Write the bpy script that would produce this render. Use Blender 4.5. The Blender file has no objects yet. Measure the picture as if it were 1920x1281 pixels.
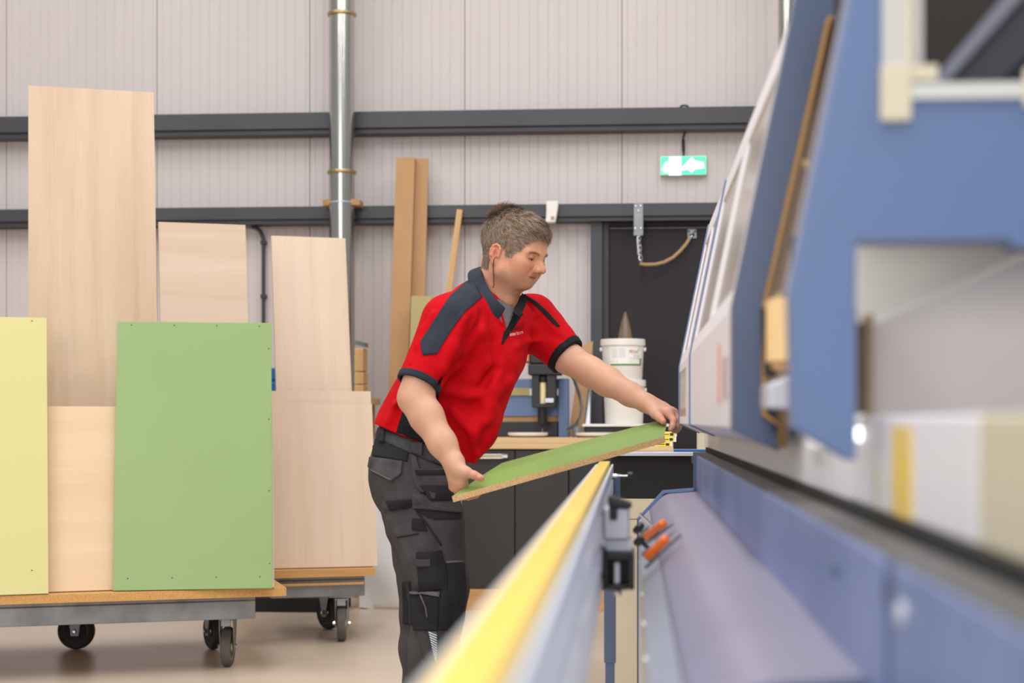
import bpy, bmesh, math, random
import numpy as np
from mathutils import Vector, Matrix
from mathutils.bvhtree import BVHTree
random.seed(7); RNG = np.random.RandomState(7)

# ------------------------------------------------------------------ camera, world, lights, exposure
F_PX, W_PX, H_PX, HOR = 3043.0, 1920.0, 1281.0, 787.0     # focal length and horizon in photo pixels
CAM_H = 1.0
PSI = math.atan(225.0 / F_PX)                              # camera is turned a little left of the machine's axis
scene = bpy.context.scene
C = scene.collection
cam_d = bpy.data.cameras.new('camera'); cam = bpy.data.objects.new('camera', cam_d); C.objects.link(cam)
cam_d.sensor_width = 36.0; cam_d.lens = 36.0 * F_PX / W_PX
cam_d.shift_y = (HOR - H_PX / 2) / W_PX
cam_d.clip_start = 0.05; cam_d.clip_end = 100
cam.location = (0, 0, CAM_H); cam.rotation_euler = (math.pi / 2, 0, PSI)
cam_d.dof.use_dof = True; cam_d.dof.focus_distance = 5.0; cam_d.dof.aperture_fstop = 3.9
scene.camera = cam
scene.view_settings.view_transform = 'Standard'; scene.view_settings.look = 'None'
scene.view_settings.gamma = 1.0; scene.view_settings.use_curve_mapping = False
scene.view_settings.exposure = -0.28

world = bpy.data.worlds.new('hall_ambient'); scene.world = world; world.use_nodes = True
bg = world.node_tree.nodes['Background']
bg.inputs['Color'].default_value = (1.0, 0.985, 0.98, 1); bg.inputs['Strength'].default_value = 0.46

def area(name, loc, rot, sx, sy, watts, color=(1, 0.985, 0.965)):
    d = bpy.data.lights.new(name, 'AREA'); d.shape = 'RECTANGLE'; d.size = sx; d.size_y = sy
    d.energy = watts; d.color = color
    o = bpy.data.objects.new(name, d); C.objects.link(o); o.location = loc; o.rotation_euler = rot
    return o
# rows of linear luminaires under the hall roof
for lx in (-4.5, -0.6, 3.3):
    for ly in (-0.5, 3.0, 6.4):
        area('ceiling_luminaire', (lx, ly, 6.2), (0, 0, 0), 0.5, 2.4, 140 if ly < 5 else 84)
# added fill lamp behind the camera, brightens surfaces turned towards it
area('rear_fill_lamp', (-2.5, -5.5, 3.2), (math.radians(78), 0, math.radians(-12)), 6.0, 4.0, 400, (0.98, 0.98, 1.0))

# ------------------------------------------------------------------ helpers
def lin(r, g, b):
    f = lambda c: (c / 255 / 12.92) if c <= 10.3 else ((c / 255 + 0.055) / 1.055) ** 2.4
    return (f(r), f(g), f(b), 1.0)
CP, SP = math.cos(PSI), math.sin(PSI)
RZ = np.array([[CP, -SP, 0], [SP, CP, 0], [0, 0, 1.0]])     # camera-level frame -> world
def Q(px, py, D):            # camera-level frame: x right, y depth, z height
    return np.array([(px - 960) * D / F_PX, D, CAM_H + (HOR - py) * D / F_PX])
def QZ(px, py, Z):           # the same, on the horizontal plane of height Z
    return Q(px, py, (CAM_H - Z) * F_PX / (py - HOR))
def q2w(q): return RZ @ np.asarray(q, float)
def WQ(px, py, D): return q2w(Q(px, py, D))
def W(px, py, Y):            # world point on the plane y = Y
    a, b = (px - 960) / F_PX, (HOR - py) / F_PX
    d = np.array([a * CP - SP, a * SP + CP, b]); t = Y / d[1]
    return np.array([d[0] * t, Y, CAM_H + d[2] * t])
def w2px(w):
    q = RZ.T @ np.asarray(w, float)
    return 960 + F_PX * q[0] / q[1], HOR - F_PX * (q[2] - CAM_H) / q[1]

def mat(name, color, rough=0.5, metal=0.0, var=0.0, scale=6.0, stretch=(1, 1, 1), color2=None, bump=0.0, bump_scale=80.0,
        coat=0.0, emit=None, emit_s=0.0, alpha=None, trans=0.0, spec=0.5, detail=4.0, rvar=0.0, dist=0.0, sss=0.0):
    m = bpy.data.materials.new(name); m.use_nodes = True
    nt = m.node_tree; N = nt.nodes; L = nt.links; p = N['Principled BSDF']
    p.inputs['Base Color'].default_value = color; p.inputs['Roughness'].default_value = rough
    p.inputs['Metallic'].default_value = metal; p.inputs['Specular IOR Level'].default_value = spec
    if coat: p.inputs['Coat Weight'].default_value = coat; p.inputs['Coat Roughness'].default_value = 0.15
    if trans: p.inputs['Transmission Weight'].default_value = trans
    if alpha is not None: p.inputs['Alpha'].default_value = alpha
    if sss: p.inputs['Subsurface Weight'].default_value = sss; p.inputs['Subsurface Radius'].default_value = (0.012, 0.005, 0.003); p.inputs['Subsurface Scale'].default_value = 1.0
    if emit: p.inputs['Emission Color'].default_value = emit; p.inputs['Emission Strength'].default_value = emit_s
    if var or color2 or bump or rvar:
        tc = N.new('ShaderNodeTexCoord'); mp = N.new('ShaderNodeMapping'); L.new(tc.outputs['Object'], mp.inputs['Vector'])
        mp.inputs['Scale'].default_value = stretch
    if var or color2:
        nz = N.new('ShaderNodeTexNoise'); nz.inputs['Scale'].default_value = scale; nz.inputs['Detail'].default_value = detail
        nz.inputs['Distortion'].default_value = dist
        L.new(mp.outputs['Vector'], nz.inputs['Vector'])
        rp = N.new('ShaderNodeValToRGB'); rp.color_ramp.elements[0].position = 0.3; rp.color_ramp.elements[1].position = 0.7
        c2 = color2 or tuple(max(0, min(1, c * (1 + var))) for c in color[:3]) + (1,)
        c1 = color if color2 else tuple(c * (1 - var) for c in color[:3]) + (1,)
        rp.color_ramp.elements[0].color = c1; rp.color_ramp.elements[1].color = c2
        L.new(nz.outputs['Fac'], rp.inputs['Fac']); L.new(rp.outputs['Color'], p.inputs['Base Color'])
        if rvar:
            mr = N.new('ShaderNodeMapRange'); mr.inputs['To Min'].default_value = max(0.02, rough - rvar); mr.inputs['To Max'].default_value = min(1, rough + rvar)
            L.new(nz.outputs['Fac'], mr.inputs['Value']); L.new(mr.outputs['Result'], p.inputs['Roughness'])
    if bump:
        n2 = N.new('ShaderNodeTexNoise'); n2.inputs['Scale'].default_value = bump_scale; n2.inputs['Detail'].default_value = 3
        L.new(mp.outputs['Vector'], n2.inputs['Vector'])
        bp = N.new('ShaderNodeBump'); bp.inputs['Strength'].default_value = bump; bp.inputs['Distance'].default_value = 0.002
        L.new(n2.outputs['Fac'], bp.inputs['Height']); L.new(bp.outputs['Normal'], p.inputs['Normal'])
    return m

def wood(name, base, dark, axis='z', fine=1.0, rough=0.42, contrast=1.0):
    """straight grain along a local axis: two stretched noises"""
    m = bpy.data.materials.new(name); m.use_nodes = True
    nt = m.node_tree; N = nt.nodes; L = nt.links; p = N['Principled BSDF']; p.inputs['Roughness'].default_value = rough
    tc = N.new('ShaderNodeTexCoord')
    def layer(across, along, scale, detail, dist):
        mp = N.new('ShaderNodeMapping'); s = [across] * 3; s['xyz'.index(axis)] = along; mp.inputs['Scale'].default_value = s
        L.new(tc.outputs['Object'], mp.inputs['Vector'])
        nz = N.new('ShaderNodeTexNoise'); nz.inputs['Scale'].default_value = scale; nz.inputs['Detail'].default_value = detail; nz.inputs['Distortion'].default_value = dist
        L.new(mp.outputs['Vector'], nz.inputs['Vector']); return nz
    a = layer(9, 0.55, 1.0, 5, 0.9); b = layer(160 * fine, 4, 1.0, 3, 0)
    mx = N.new('ShaderNodeMath'); mx.operation = 'MULTIPLY_ADD'; mx.inputs[1].default_value = 0.45
    L.new(b.outputs['Fac'], mx.inputs[0]); L.new(a.outputs['Fac'], mx.inputs[2])
    rp = N.new('ShaderNodeValToRGB'); rp.color_ramp.elements[0].position = 0.72 - 0.2 * contrast; rp.color_ramp.elements[1].position = 0.72 + 0.2 * contrast
    rp.color_ramp.elements[0].color = base; rp.color_ramp.elements[1].color = dark
    L.new(mx.outputs[0], rp.inputs['Fac']); L.new(rp.outputs['Color'], p.inputs['Base Color'])
    return m

def chipboard(name, light=(222, 184, 120), mid=(196, 150, 88), dark=(120, 78, 40), scale=1.0):
    m = bpy.data.materials.new(name); m.use_nodes = True
    nt = m.node_tree; N = nt.nodes; L = nt.links; p = N['Principled BSDF']; p.inputs['Roughness'].default_value = 0.8
    tc = N.new('ShaderNodeTexCoord'); v = N.new('ShaderNodeTexVoronoi'); v.inputs['Scale'].default_value = 220 * scale
    mp = N.new('ShaderNodeMapping'); mp.inputs['Scale'].default_value = (0.6, 1, 1.3); L.new(tc.outputs['Object'], mp.inputs['Vector']); L.new(mp.outputs['Vector'], v.inputs['Vector'])
    rp = N.new('ShaderNodeValToRGB'); e = rp.color_ramp.elements
    e[0].position = 0.0; e[0].color = lin(*dark); e[1].position = 1.0; e[1].color = lin(*light)
    k = rp.color_ramp.elements.new(0.22); k.color = lin(*mid); k = rp.color_ramp.elements.new(0.55); k.color = lin(*light)
    L.new(v.outputs['Color'], rp.inputs['Fac']); L.new(rp.outputs['Color'], p.inputs['Base Color'])
    return m

def attr_mat(name, rough=0.5, bump=0.0, bump_scale=200.0, sss=0.0, weave=False, spec=0.4, sheen=0.0):
    """colour comes from the mesh's own colour attribute 'tint'"""
    m = bpy.data.materials.new(name); m.use_nodes = True
    nt = m.node_tree; N = nt.nodes; L = nt.links; p = N['Principled BSDF']; p.inputs['Roughness'].default_value = rough
    p.inputs['Specular IOR Level'].default_value = spec
    a = N.new('ShaderNodeAttribute'); a.attribute_name = 'tint'
    tc = N.new('ShaderNodeTexCoord'); nz = N.new('ShaderNodeTexNoise'); nz.inputs['Scale'].default_value = 22; nz.inputs['Detail'].default_value = 5
    L.new(tc.outputs['Object'], nz.inputs['Vector'])
    mr = N.new('ShaderNodeMapRange'); mr.inputs['To Min'].default_value = 0.84; mr.inputs['To Max'].default_value = 1.16; L.new(nz.outputs['Fac'], mr.inputs['Value'])
    mx = N.new('ShaderNodeVectorMath'); mx.operation = 'SCALE'; L.new(a.outputs['Color'], mx.inputs[0]); L.new(mr.outputs['Result'], mx.inputs['Scale'])
    L.new(mx.outputs[0], p.inputs['Base Color'])
    if sss: p.inputs['Subsurface Weight'].default_value = sss; p.inputs['Subsurface Radius'].default_value = (0.01, 0.004, 0.002); p.inputs['Subsurface Scale'].default_value = 0.6
    if sheen: p.inputs['Sheen Weight'].default_value = sheen
    if bump:
        n2 = N.new('ShaderNodeTexNoise'); n2.inputs['Scale'].default_value = bump_scale; n2.inputs['Detail'].default_value = 3; L.new(tc.outputs['Object'], n2.inputs['Vector'])
        bp = N.new('ShaderNodeBump'); bp.inputs['Strength'].default_value = bump; bp.inputs['Distance'].default_value = 0.0015
        L.new(n2.outputs['Fac'], bp.inputs['Height']); L.new(bp.outputs['Normal'], p.inputs['Normal'])
    return m

def link(name, me, material, parent=None, loc=(0, 0, 0)):
    o = bpy.data.objects.new(name, me); C.objects.link(o); o.location = loc
    if material is not None and not me.materials: me.materials.append(material)
    if parent is not None: o.parent = parent
    return o
def tag(o, label=None, cat=None, group=None, kind=None):
    if label: o['label'] = label
    if cat: o['category'] = cat
    if group: o['group'] = group
    if kind: o['kind'] = kind
    return o
def empty(name, loc, rz=0.0, **k):
    o = bpy.data.objects.new(name, None); C.objects.link(o); o.location = loc; o.rotation_euler = (0, 0, rz); o.empty_display_size = 0.1
    return tag(o, **k)
def wloc(o):
    v = np.array(o.location)
    return v + (wloc(o.parent) if o.parent else 0)

class MB:
    """collects geometry in world coordinates; build() makes one mesh object relative to its (unrotated) parent"""
    def __init__(s): s.v = []; s.f = []
    def add(s, vs, fs):
        n = len(s.v); s.v += [tuple(map(float, v)) for v in vs]; s.f += [[n + i for i in f] for f in fs]; return s
    def box(s, x0, x1, y0, y1, z0, z1):
        return s.hexa([(x0, y0, z0), (x1, y0, z0), (x1, y1, z0), (x0, y1, z0), (x0, y0, z1), (x1, y0, z1), (x1, y1, z1), (x0, y1, z1)])
    def hexa(s, p): return s.add(p, [(0, 3, 2, 1), (4, 5, 6, 7), (0, 1, 5, 4), (1, 2, 6, 5), (2, 3, 7, 6), (3, 0, 4, 7)])
    def prism(s, poly, y0, y1, axis='y'):
        """poly of (a,b) pairs extruded along an axis: y: (x,z); x: (y,z); z: (x,y)"""
        n = len(poly)
        mk = {'y': lambda a, b, t: (a, t, b), 'x': lambda a, b, t: (t, a, b), 'z': lambda a, b, t: (a, b, t)}[axis]
        vs = [mk(a, b, y0) for a, b in poly] + [mk(a, b, y1) for a, b in poly]
        return s.add(vs, [list(range(n)), list(range(2 * n - 1, n - 1, -1))] + [[i, i + n, (i + 1) % n + n, (i + 1) % n] for i in range(n)])
    def tube(s, pts, r, n=12, cap=True):
        pts = [np.array(p, float) for p in pts]; rs = r if hasattr(r, '__len__') else [r] * len(pts)
        rings = []; up = np.array([0.13, 0.31, 0.94])
        for i, p in enumerate(pts):
            t = pts[min(i + 1, len(pts) - 1)] - pts[max(i - 1, 0)]; t /= np.linalg.norm(t)
            if i == 0:
                a = np.cross(t, up); 
                if np.linalg.norm(a) < 0.1: a = np.cross(t, (1, 0, 0))
            else: a = a - t * a.dot(t)
            a /= np.linalg.norm(a); b = np.cross(t, a)
            rings.append([p + rs[i] * (math.cos(k * 2 * math.pi / n) * a + math.sin(k * 2 * math.pi / n) * b) for k in range(n)])
        vs = [v for rg in rings for v in rg]; fs = []
        for i in range(len(pts) - 1):
            for k in range(n): fs.append((i * n + k, i * n + (k + 1) % n, (i + 1) * n + (k + 1) % n, (i + 1) * n + k))
        if cap: fs += [list(range(n - 1, -1, -1)), list(range((len(pts) - 1) * n, len(pts) * n))]
        return s.add(vs, fs)
    def lathe(s, prof, c, axis=(0, 0, 1), n=32):
        """profile of (radius, height) about an axis through c"""
        ax = np.array(axis, float); ax /= np.linalg.norm(ax)
        a = np.cross(ax, (0, 0, 1)) if abs(ax[2]) < 0.9 else np.array([1.0, 0, 0]); a = a - ax * a.dot(ax); a /= np.linalg.norm(a); b = np.cross(ax, a)
        vs = [np.array(c) + ax * h + r * (math.cos(k * 2 * math.pi / n) * a + math.sin(k * 2 * math.pi / n) * b) for r, h in prof for k in range(n)]
        fs = [(i * n + k, i * n + (k + 1) % n, (i + 1) * n + (k + 1) % n, (i + 1) * n + k) for i in range(len(prof) - 1) for k in range(n)]
        fs += [list(range(n - 1, -1, -1)), list(range((len(prof) - 1) * n, len(prof) * n))]
        return s.add(vs, fs)
    def build(s, name, material, parent=None, origin=None, smooth=False, bevel=0.0, bseg=2, **k):
        off = wloc(parent) if parent is not None else np.zeros(3)
        loc = np.zeros(3)
        if origin is None and parent is None:
            a = np.array(s.v); origin = ((a[:, 0].min() + a[:, 0].max()) / 2, (a[:, 1].min() + a[:, 1].max()) / 2, a[:, 2].min())
        if origin is not None: loc = np.array(origin) - off
        me = bpy.data.meshes.new(name); me.from_pydata([tuple(np.array(v) - off - loc) for v in s.v], [], s.f)
        bm = bmesh.new(); bm.from_mesh(me); bmesh.ops.recalc_face_normals(bm, faces=bm.faces); bm.to_mesh(me); bm.free()
        o = link(name, me, material, parent, loc)
        if bevel:
            b = o.modifiers.new('edge', 'BEVEL'); b.width = bevel; b.segments = bseg; b.limit_method = 'ANGLE'; b.angle_limit = math.radians(35)
        if smooth: smooth_mesh(me)
        return tag(o, **k)
def smooth_mesh(me, angle=40):
    me.polygons.foreach_set('use_smooth', [True] * len(me.polygons))
    try: me.set_sharp_from_angle(angle=math.radians(angle))
    except Exception: pass
def text_verts(body, bold=False):
    cu = bpy.data.curves.new('lettering', 'FONT'); cu.body = body; cu.size = 1.0; cu.resolution_u = 3
    o = bpy.data.objects.new('lettering', cu); C.objects.link(o)
    dg = bpy.context.evaluated_depsgraph_get(); me = bpy.data.meshes.new_from_object(o.evaluated_get(dg))
    vs = np.array([v.co[:] for v in me.vertices]); fs = [list(p.vertices) for p in me.polygons]
    bpy.data.objects.remove(o); bpy.data.curves.remove(cu); bpy.data.meshes.remove(me)
    vs[:, 0] -= vs[:, 0].min(); vs[:, 1] -= vs[:, 1].min()
    return vs, fs
def lettering(name, body, material, parent, origin, ux, uz, height, width=None, depth=0.0006):
    """flat letters in the plane spanned by ux, uz (world)"""
    vs, fs = text_verts(body); s = height / max(vs[:, 1].max(), 1e-6); sx = (width / vs[:, 0].max()) if width else s
    ux, uz = np.array(ux, float), np.array(uz, float)
    m = MB(); m.add([np.array(origin) + ux * v[0] * sx + uz * v[1] * s for v in vs], fs)
    return m.build(name, material, parent)

# ------------------------------------------------------------------ materials
M = {}
M['wall'] = mat('white_coated_steel', lin(206, 197, 196), 0.38, var=0.03, scale=1.2)
M['girt'] = mat('anthracite_steel', lin(62, 62, 68), 0.45, var=0.12, scale=4)
M['girt_low'] = mat('anthracite_steel_plain', lin(52, 51, 56), 0.5)
M['floor'] = mat('polished_concrete', lin(186, 168, 149), 0.32, color2=lin(206, 189, 170), scale=0.9, detail=6, bump=0.04, bump_scale=60, rvar=0.12)
M['galv'] = mat('galvanised_steel', lin(150, 152, 154), 0.42, 0.75, color2=lin(120, 124, 128), scale=9, bump=0.05, bump_scale=30)
M['pipe'] = mat('spiral_duct_steel', lin(188, 187, 182), 0.2, 0.95, var=0.05, scale=3, stretch=(1, 1, 0.2))
M['brass'] = mat('zinc_yellow_band', lin(178, 156, 110), 0.35, 0.8)
M['oak'] = wood('oak_decor', lin(206, 181, 156), lin(189, 159, 130), 'z', contrast=1.2)
M['oak2'] = wood('oak_decor_cross', lin(208, 186, 165), lin(196, 171, 146), 'x', contrast=1.2)
M['oak3'] = wood('oak_decor_pale', lin(222, 200, 179), lin(209, 185, 160), 'z', contrast=1.2)
M['ply'] = wood('plywood_face', lin(224, 198, 163), lin(216, 184, 147), 'x', rough=0.5, contrast=1.5)
M['green'] = mat('green_melamine', lin(139, 165, 106), 0.38, var=0.04, scale=1.5)
M['green2'] = mat('green_linoleum', lin(122, 148, 76), 0.6, var=0.05, scale=7)
M['yellow_board'] = mat('lime_melamine', lin(206, 200, 136), 0.42, var=0.02, scale=2)
M['chip'] = chipboard('raw_chipboard', (212, 180, 130), (190, 152, 100), (128, 90, 52), 3.2); M['chip_deck'] = chipboard('deck_chipboard', (206, 158, 96), (188, 136, 74), (140, 96, 52), 2.2)
M['mdf'] = mat('brown_mdf', lin(186, 143, 98), 0.65, var=0.05, scale=5)
M['mdf2'] = mat('raw_mdf_darker', lin(184, 142, 98), 0.65, var=0.05, scale=5)
M['mdf_green'] = mat('moisture_mdf', lin(178, 162, 110), 0.65, var=0.04, scale=5)
M['pine'] = wood('pine_batten', lin(216, 176, 122), lin(194, 150, 96), 'z', rough=0.6)
M['pine_x'] = wood('beech_worktop', lin(222, 190, 142), lin(206, 170, 120), 'x', rough=0.4)
M['beam'] = wood('pallet_timber', lin(208, 160, 102), lin(184, 134, 80), 'x', rough=0.65)
M['black_hole'] = mat('near_black_matt', lin(10, 10, 11), 0.7)
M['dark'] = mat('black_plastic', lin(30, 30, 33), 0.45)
M['rubber'] = mat('grey_rubber', lin(92, 86, 80), 0.75, var=0.15, scale=40)
M['rubber_dark'] = mat('dark_rubber', lin(40, 40, 40), 0.7)
M['door'] = mat('anthracite_door', lin(46, 41, 45), 0.55, var=0.03, scale=2, spec=0.25)
M['cab'] = mat('anthracite_laminate', lin(58, 55, 54), 0.5, var=0.04, scale=3, spec=0.3)
M['white'] = mat('white_plastic', lin(236, 232, 226), 0.4)
M['white_sack'] = mat('woven_white_sack', lin(222, 220, 220), 0.6, bump=0.3, bump_scale=300)
M['cream'] = mat('cream_panel', lin(206, 196, 170), 0.45, var=0.03)
M['blue'] = mat('machine_blue', lin(95, 118, 160), 0.38, var=0.03, scale=3)
M['blue_panel'] = mat('machine_blue_hazy', lin(94, 112, 154), 0.35, color2=lin(118, 132, 176), scale=5, detail=5)
M['blue_dark'] = mat('machine_blue_edge', lin(76, 90, 118), 0.35, var=0.04, scale=5)
M['blue_tool'] = mat('tool_blue', lin(20, 84, 150), 0.35)
M['lav'] = mat('brushed_cover_steel', lin(140, 135, 155), 0.42, 0.15, var=0.05, scale=3)
M['alu'] = mat('anodised_aluminium', lin(230, 238, 248), 0.3, 0.15, var=0.04, scale=4)
M['alu_white'] = mat('pale_aluminium', lin(200, 203, 212), 0.35, 0.4)
M['yellow'] = mat('yellow_slide_strip', lin(246, 208, 92), 0.28)
M['orange'] = mat('orange_plastic', lin(246, 116, 20), 0.4)
M['chrome'] = mat('chrome', lin(205, 205, 208), 0.18, 1.0)
M['mac_white'] = mat('machine_white', lin(228, 225, 229), 0.4, var=0.02, scale=3)
M['foam'] = mat('cream_foam_seal', lin(212, 204, 180), 0.8)
M['foam_brown'] = mat('brown_foam_seal', lin(170, 128, 76), 0.7)
M['grey'] = mat('warm_grey_interior', lin(168, 150, 138), 0.6)
M['belt'] = mat('conveyor_chain', lin(112, 110, 108), 0.6, color2=lin(70, 68, 68), scale=140, detail=2)
M['rope'] = mat('hemp_rope', lin(176, 146, 104), 0.8, bump=0.5, bump_scale=260)
# ------------------------------------------------------------------ setting: floor, back wall, girts, door
YW = 9.8
m = MB(); m.box(-9, 8, -7, YW + 0.3, -0.12, 0.0); m.build('floor', M['floor'], origin=(0, 0, 0), kind='structure')
wall = MB().box(-9, 8, YW + 0.06, YW + 0.16, 0, 6.4).build('wall_back', M['wall'], origin=(0, YW + 0.06, 0), kind='structure')
pw = (W(872, 100, YW)[0] - W(295, 100, YW)[0]) / 2
x_first = W(12, 100, YW)[0]
def panel_mesh():
    n = 16; prof = []; g = 0.0042; dep = 0.0022; st = pw / n
    prof.append((0.0, 0.012)); prof.append((0.003, 0.0))
    for i in range(n):
        xc = (i + 0.5) * st + (0.006 if i % 3 == 0 else 0)
        prof += [(xc - g, 0.0), (xc - g * 0.4, dep), (xc + g * 0.4, dep), (xc + g, 0.0)]
    prof += [(pw - 0.003, 0.0), (pw, 0.012)]
    vs = [(x, y, 0.0) for x, y in prof] + [(x, y, 6.4) for x, y in prof]
    k = len(prof); vs += [(0, 0.058, 0), (pw, 0.058, 0), (0, 0.058, 6.4), (pw, 0.058, 6.4)]
    fs = [(i, i + 1, k + i + 1, k + i) for i in range(k - 1)] + [(2 * k, 0, k, 2 * k + 2), (k - 1, 2 * k + 1, 2 * k + 3, 2 * k - 1)]
    me = bpy.data.meshes.new('wall_panel'); me.from_pydata(vs, [], fs); me.materials.append(M['wall']); return me
pm = panel_mesh()
for i in range(-6, 13):
    link('wall_panel', pm, None, wall, (x_first + i * pw, -0.06, 0))

def girt(n, zc, h, y_front, lip):
    """Z-purlin: face, top and bottom flange with a lip"""
    z0, z1 = zc - h / 2, zc + h / 2
    pr = [(y_front, z0 + lip), (y_front, z1), (YW, z1), (YW, z1 - 0.01), (y_front + 0.008, z1 - 0.01), (y_front + 0.008, z0 + lip),
          (y_front + 0.03, z0 + lip), (y_front + 0.03, z0), (YW, z0), (YW, z0 - 0.004), (y_front + 0.022, z0 - 0.004), (y_front + 0.022, z0 + lip * 0.8)]
    return MB().prism(pr, -9, 8, 'x').build('trim_%d' % n, M['girt'], kind='structure', label='long dark grey steel wall rail')
YG = YW - 0.16
zt, zb = W(700, 209, YG)[2], W(700, 247, YG)[2]
girt(1, (zt + zb) / 2, zt - zb, YG, 0.025)
zt, zb = W(700, 386, YG)[2], W(700, 416, YG)[2]
girt(2, (zt + zb) / 2, zt - zb, YG, 0.022)

# door with its frame
YD = YW - 0.02
xl, xr = W(1108, 500, YD)[0], W(1108, 500, YD)[0] + 1.22
ztop = W(1200, 405, YD)[2]
dr = empty('door_1', ((xl + xr) / 2, YD, 0), kind='structure', label='dark grey steel door in a dark frame')
fw = W(1130, 500, YD)[0] - xl
f = MB(); f.box(xl, xl + fw, YD - 0.07, YW + 0.05, 0, ztop); f.build('door_frame', M['girt'], dr, bevel=0.003)
MB().box(xl + fw, xl + fw * 1.55, YD - 0.035, YW + 0.05, 0, ztop).build('door_frame', M['girt_low'], dr, bevel=0.003)
MB().box(xr - fw, xr, YD - 0.07, YW + 0.05, 0, ztop).build('door_frame', M['girt'], dr, bevel=0.003)
zl = W(1200, 427, YD)[2]
MB().box(xl + fw * 1.55, xr - fw, YD - 0.03, YW + 0.05, zl + 0.004, ztop).build('door_frame', M['door'], dr, bevel=0.003)
MB().box(xl + fw * 1.58, xr - fw - 0.004, YD - 0.02, YW + 0.04, 0.01, zl - 0.008).build('door_leaf', M['door'], dr, bevel=0.003)
# galvanised bracket on the girt, chain and rope stay
bk = empty('door_stay_rope', W(1197, 500, YD - 0.1), label='galvanised hanger with chain and hemp rope on the dark door', cat='rope')
a, b = W(1188, 381, YG - 0.005), W(1206, 442, YG - 0.005)
MB().box(a[0], b[0], YG - 0.012, YG - 0.002, b[2], a[2]).build('hanger_plate', M['galv'], bk, bevel=0.002)
for px, py in ((1192, 386), (1201, 386), (1197, 395), (1191, 428), (1202, 428)):
    c = W(px, py, YG - 0.012); MB().lathe([(0.007, 0), (0.007, 0.004), (0.004, 0.007)], c, (0, -1, 0), 10).build('bolt', M['chrome'], bk, smooth=True)
for k in range(6):
    c0, c1 = W(1198 + k * 0.8, 442 + k * 9, YG - 0.008), W(1198 + k * 0.8, 453 + k * 9, YG - 0.008)
    cc = (c0 + c1) / 2; hh = (c0[2] - c1[2]) / 2; ww = 0.009
    axis = np.array([1, 0, 0]) if k % 2 == 0 else np.array([0.5, 0.86, 0])
    pts = [cc + axis * ww * math.cos(t) + np.array([0, 0, 1]) * hh * math.sin(t) for t in np.linspace(0, 2 * math.pi, 17)]
    MB().tube(pts, 0.0028, 6, cap=False).build('chain_link', M['chrome'], bk, smooth=True)
c0, c1 = W(1195.5, 447, YG - 0.01), W(1197.5, 478, YG - 0.01)
MB().tube([c0, c1], 0.0065, 8).build('turnbuckle', M['alu_white'], bk, smooth=True)
rp = [(1200, 495), (1212, 496.5), (1228, 496), (1245, 492), (1262, 483), (1276, 470), (1287, 457), (1293, 447)]
MB().tube([W(px, py, YG - 0.01 + 0.1 * i / 7) for i, (px, py) in enumerate(rp)], 0.0105, 10).build('rope', M['rope'], bk, smooth=True)
a, b = W(1289, 430, YD - 0.025), W(1306, 447.5, YD - 0.025)
MB().box(a[0], b[0], YD - 0.034, YD - 0.02, b[2], a[2]).build('anchor_plate', M['galv'], bk, bevel=0.002)
for px, py in ((1292, 434), (1303, 434), (1294, 440), (1301, 441)):
    MB().lathe([(0.006, 0), (0.006, 0.006), (0.003, 0.009)], W(px, py, YD - 0.033), (0, -1, 0), 8).build('bolt', M['dark'], bk)
MB().tube([W(1294, 448, YD - 0.05), W(1297, 443, YD - 0.05), W(1300, 437, YD - 0.036)], 0.006, 8).build('hook', M['chrome'], bk, smooth=True)

# exit sign
YE = YW - 0.05
a, b = W(1238, 293, YE), W(1325, 328, YE)
ex = empty('exit_sign', ((a[0] + b[0]) / 2, YE, b[2]), label='lit green emergency exit sign on the wall above the door', cat='sign')
MB().box(a[0], b[0], YE, YW + 0.005, b[2], a[2]).build('housing', M['white'], ex, bevel=0.003)
glow = mat('lit_green_face', lin(90, 220, 170), 0.4, emit=lin(70, 225, 165), emit_s=0.9)
gloww = mat('lit_white_face', (1, 1, 1, 1), 0.4, emit=(0.93, 1, 1, 1), emit_s=1.6)
glowp = mat('lit_pale_face', lin(200, 250, 240), 0.4, emit=lin(190, 250, 240), emit_s=0.95)
fx = lambda u: a[0] + u * (b[0] - a[0]); fz = lambda v: b[2] + v * (a[2] - b[2])
MB().box(fx(0.012), fx(0.988), YE - 0.003, YE, fz(0.03), fz(0.97)).build('lit_face', glow, ex)
MB().box(fx(0.19), fx(0.45), YE - 0.005, YE - 0.003, fz(0.0), fz(0.94)).build('door_pictogram', gloww, ex)
ar = [(0.48, 0.42), (0.62, 0.78), (0.68, 0.92), (0.74, 0.74), (0.93, 0.66), (0.95, 0.36), (0.74, 0.3), (0.68, 0.12), (0.6, 0.3), (0.47, 0.24)]
MB().prism([(fx(u), fz(v)) for u, v in ar], YE - 0.005, YE - 0.003).build('arrow_pictogram', gloww, ex)
MB().prism([(fx(u), fz(v)) for u, v in ((0.03, 0.35), (0.1, 0.68), (0.18, 0.75), (0.18, 0.1), (0.06, 0.12))], YE - 0.005, YE - 0.003).build('figure_pictogram', glowp, ex)
MB().tube([W(1400, 243, YW - 0.02), W(1310, 244, YW - 0.02), W(1290, 244, YW - 0.02), W(1284, 249, YW - 0.02), W(1281, 258, YW - 0.02), W(1281, 270, YW - 0.02), W(1282, 293, YW - 0.02)], 0.006, 8).build('cable', M['dark'], ex, smooth=True)
MB().tube([W(1275, 203, YW - 0.1), W(1277, 199, YW - 0.1), W(1283, 197.5, YW - 0.1), W(1289, 199, YW - 0.1), W(1292, 203, YW - 0.1)], 0.006, 8).build('cable_loop', M['rubber_dark'], ex, smooth=True)
MB().tube([W(1281, 262, YW - 0.022), W(1281.5, 283, YW - 0.022)], 0.0095, 8).build('cable_sleeve', M['rubber_dark'], ex, smooth=True)

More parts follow.
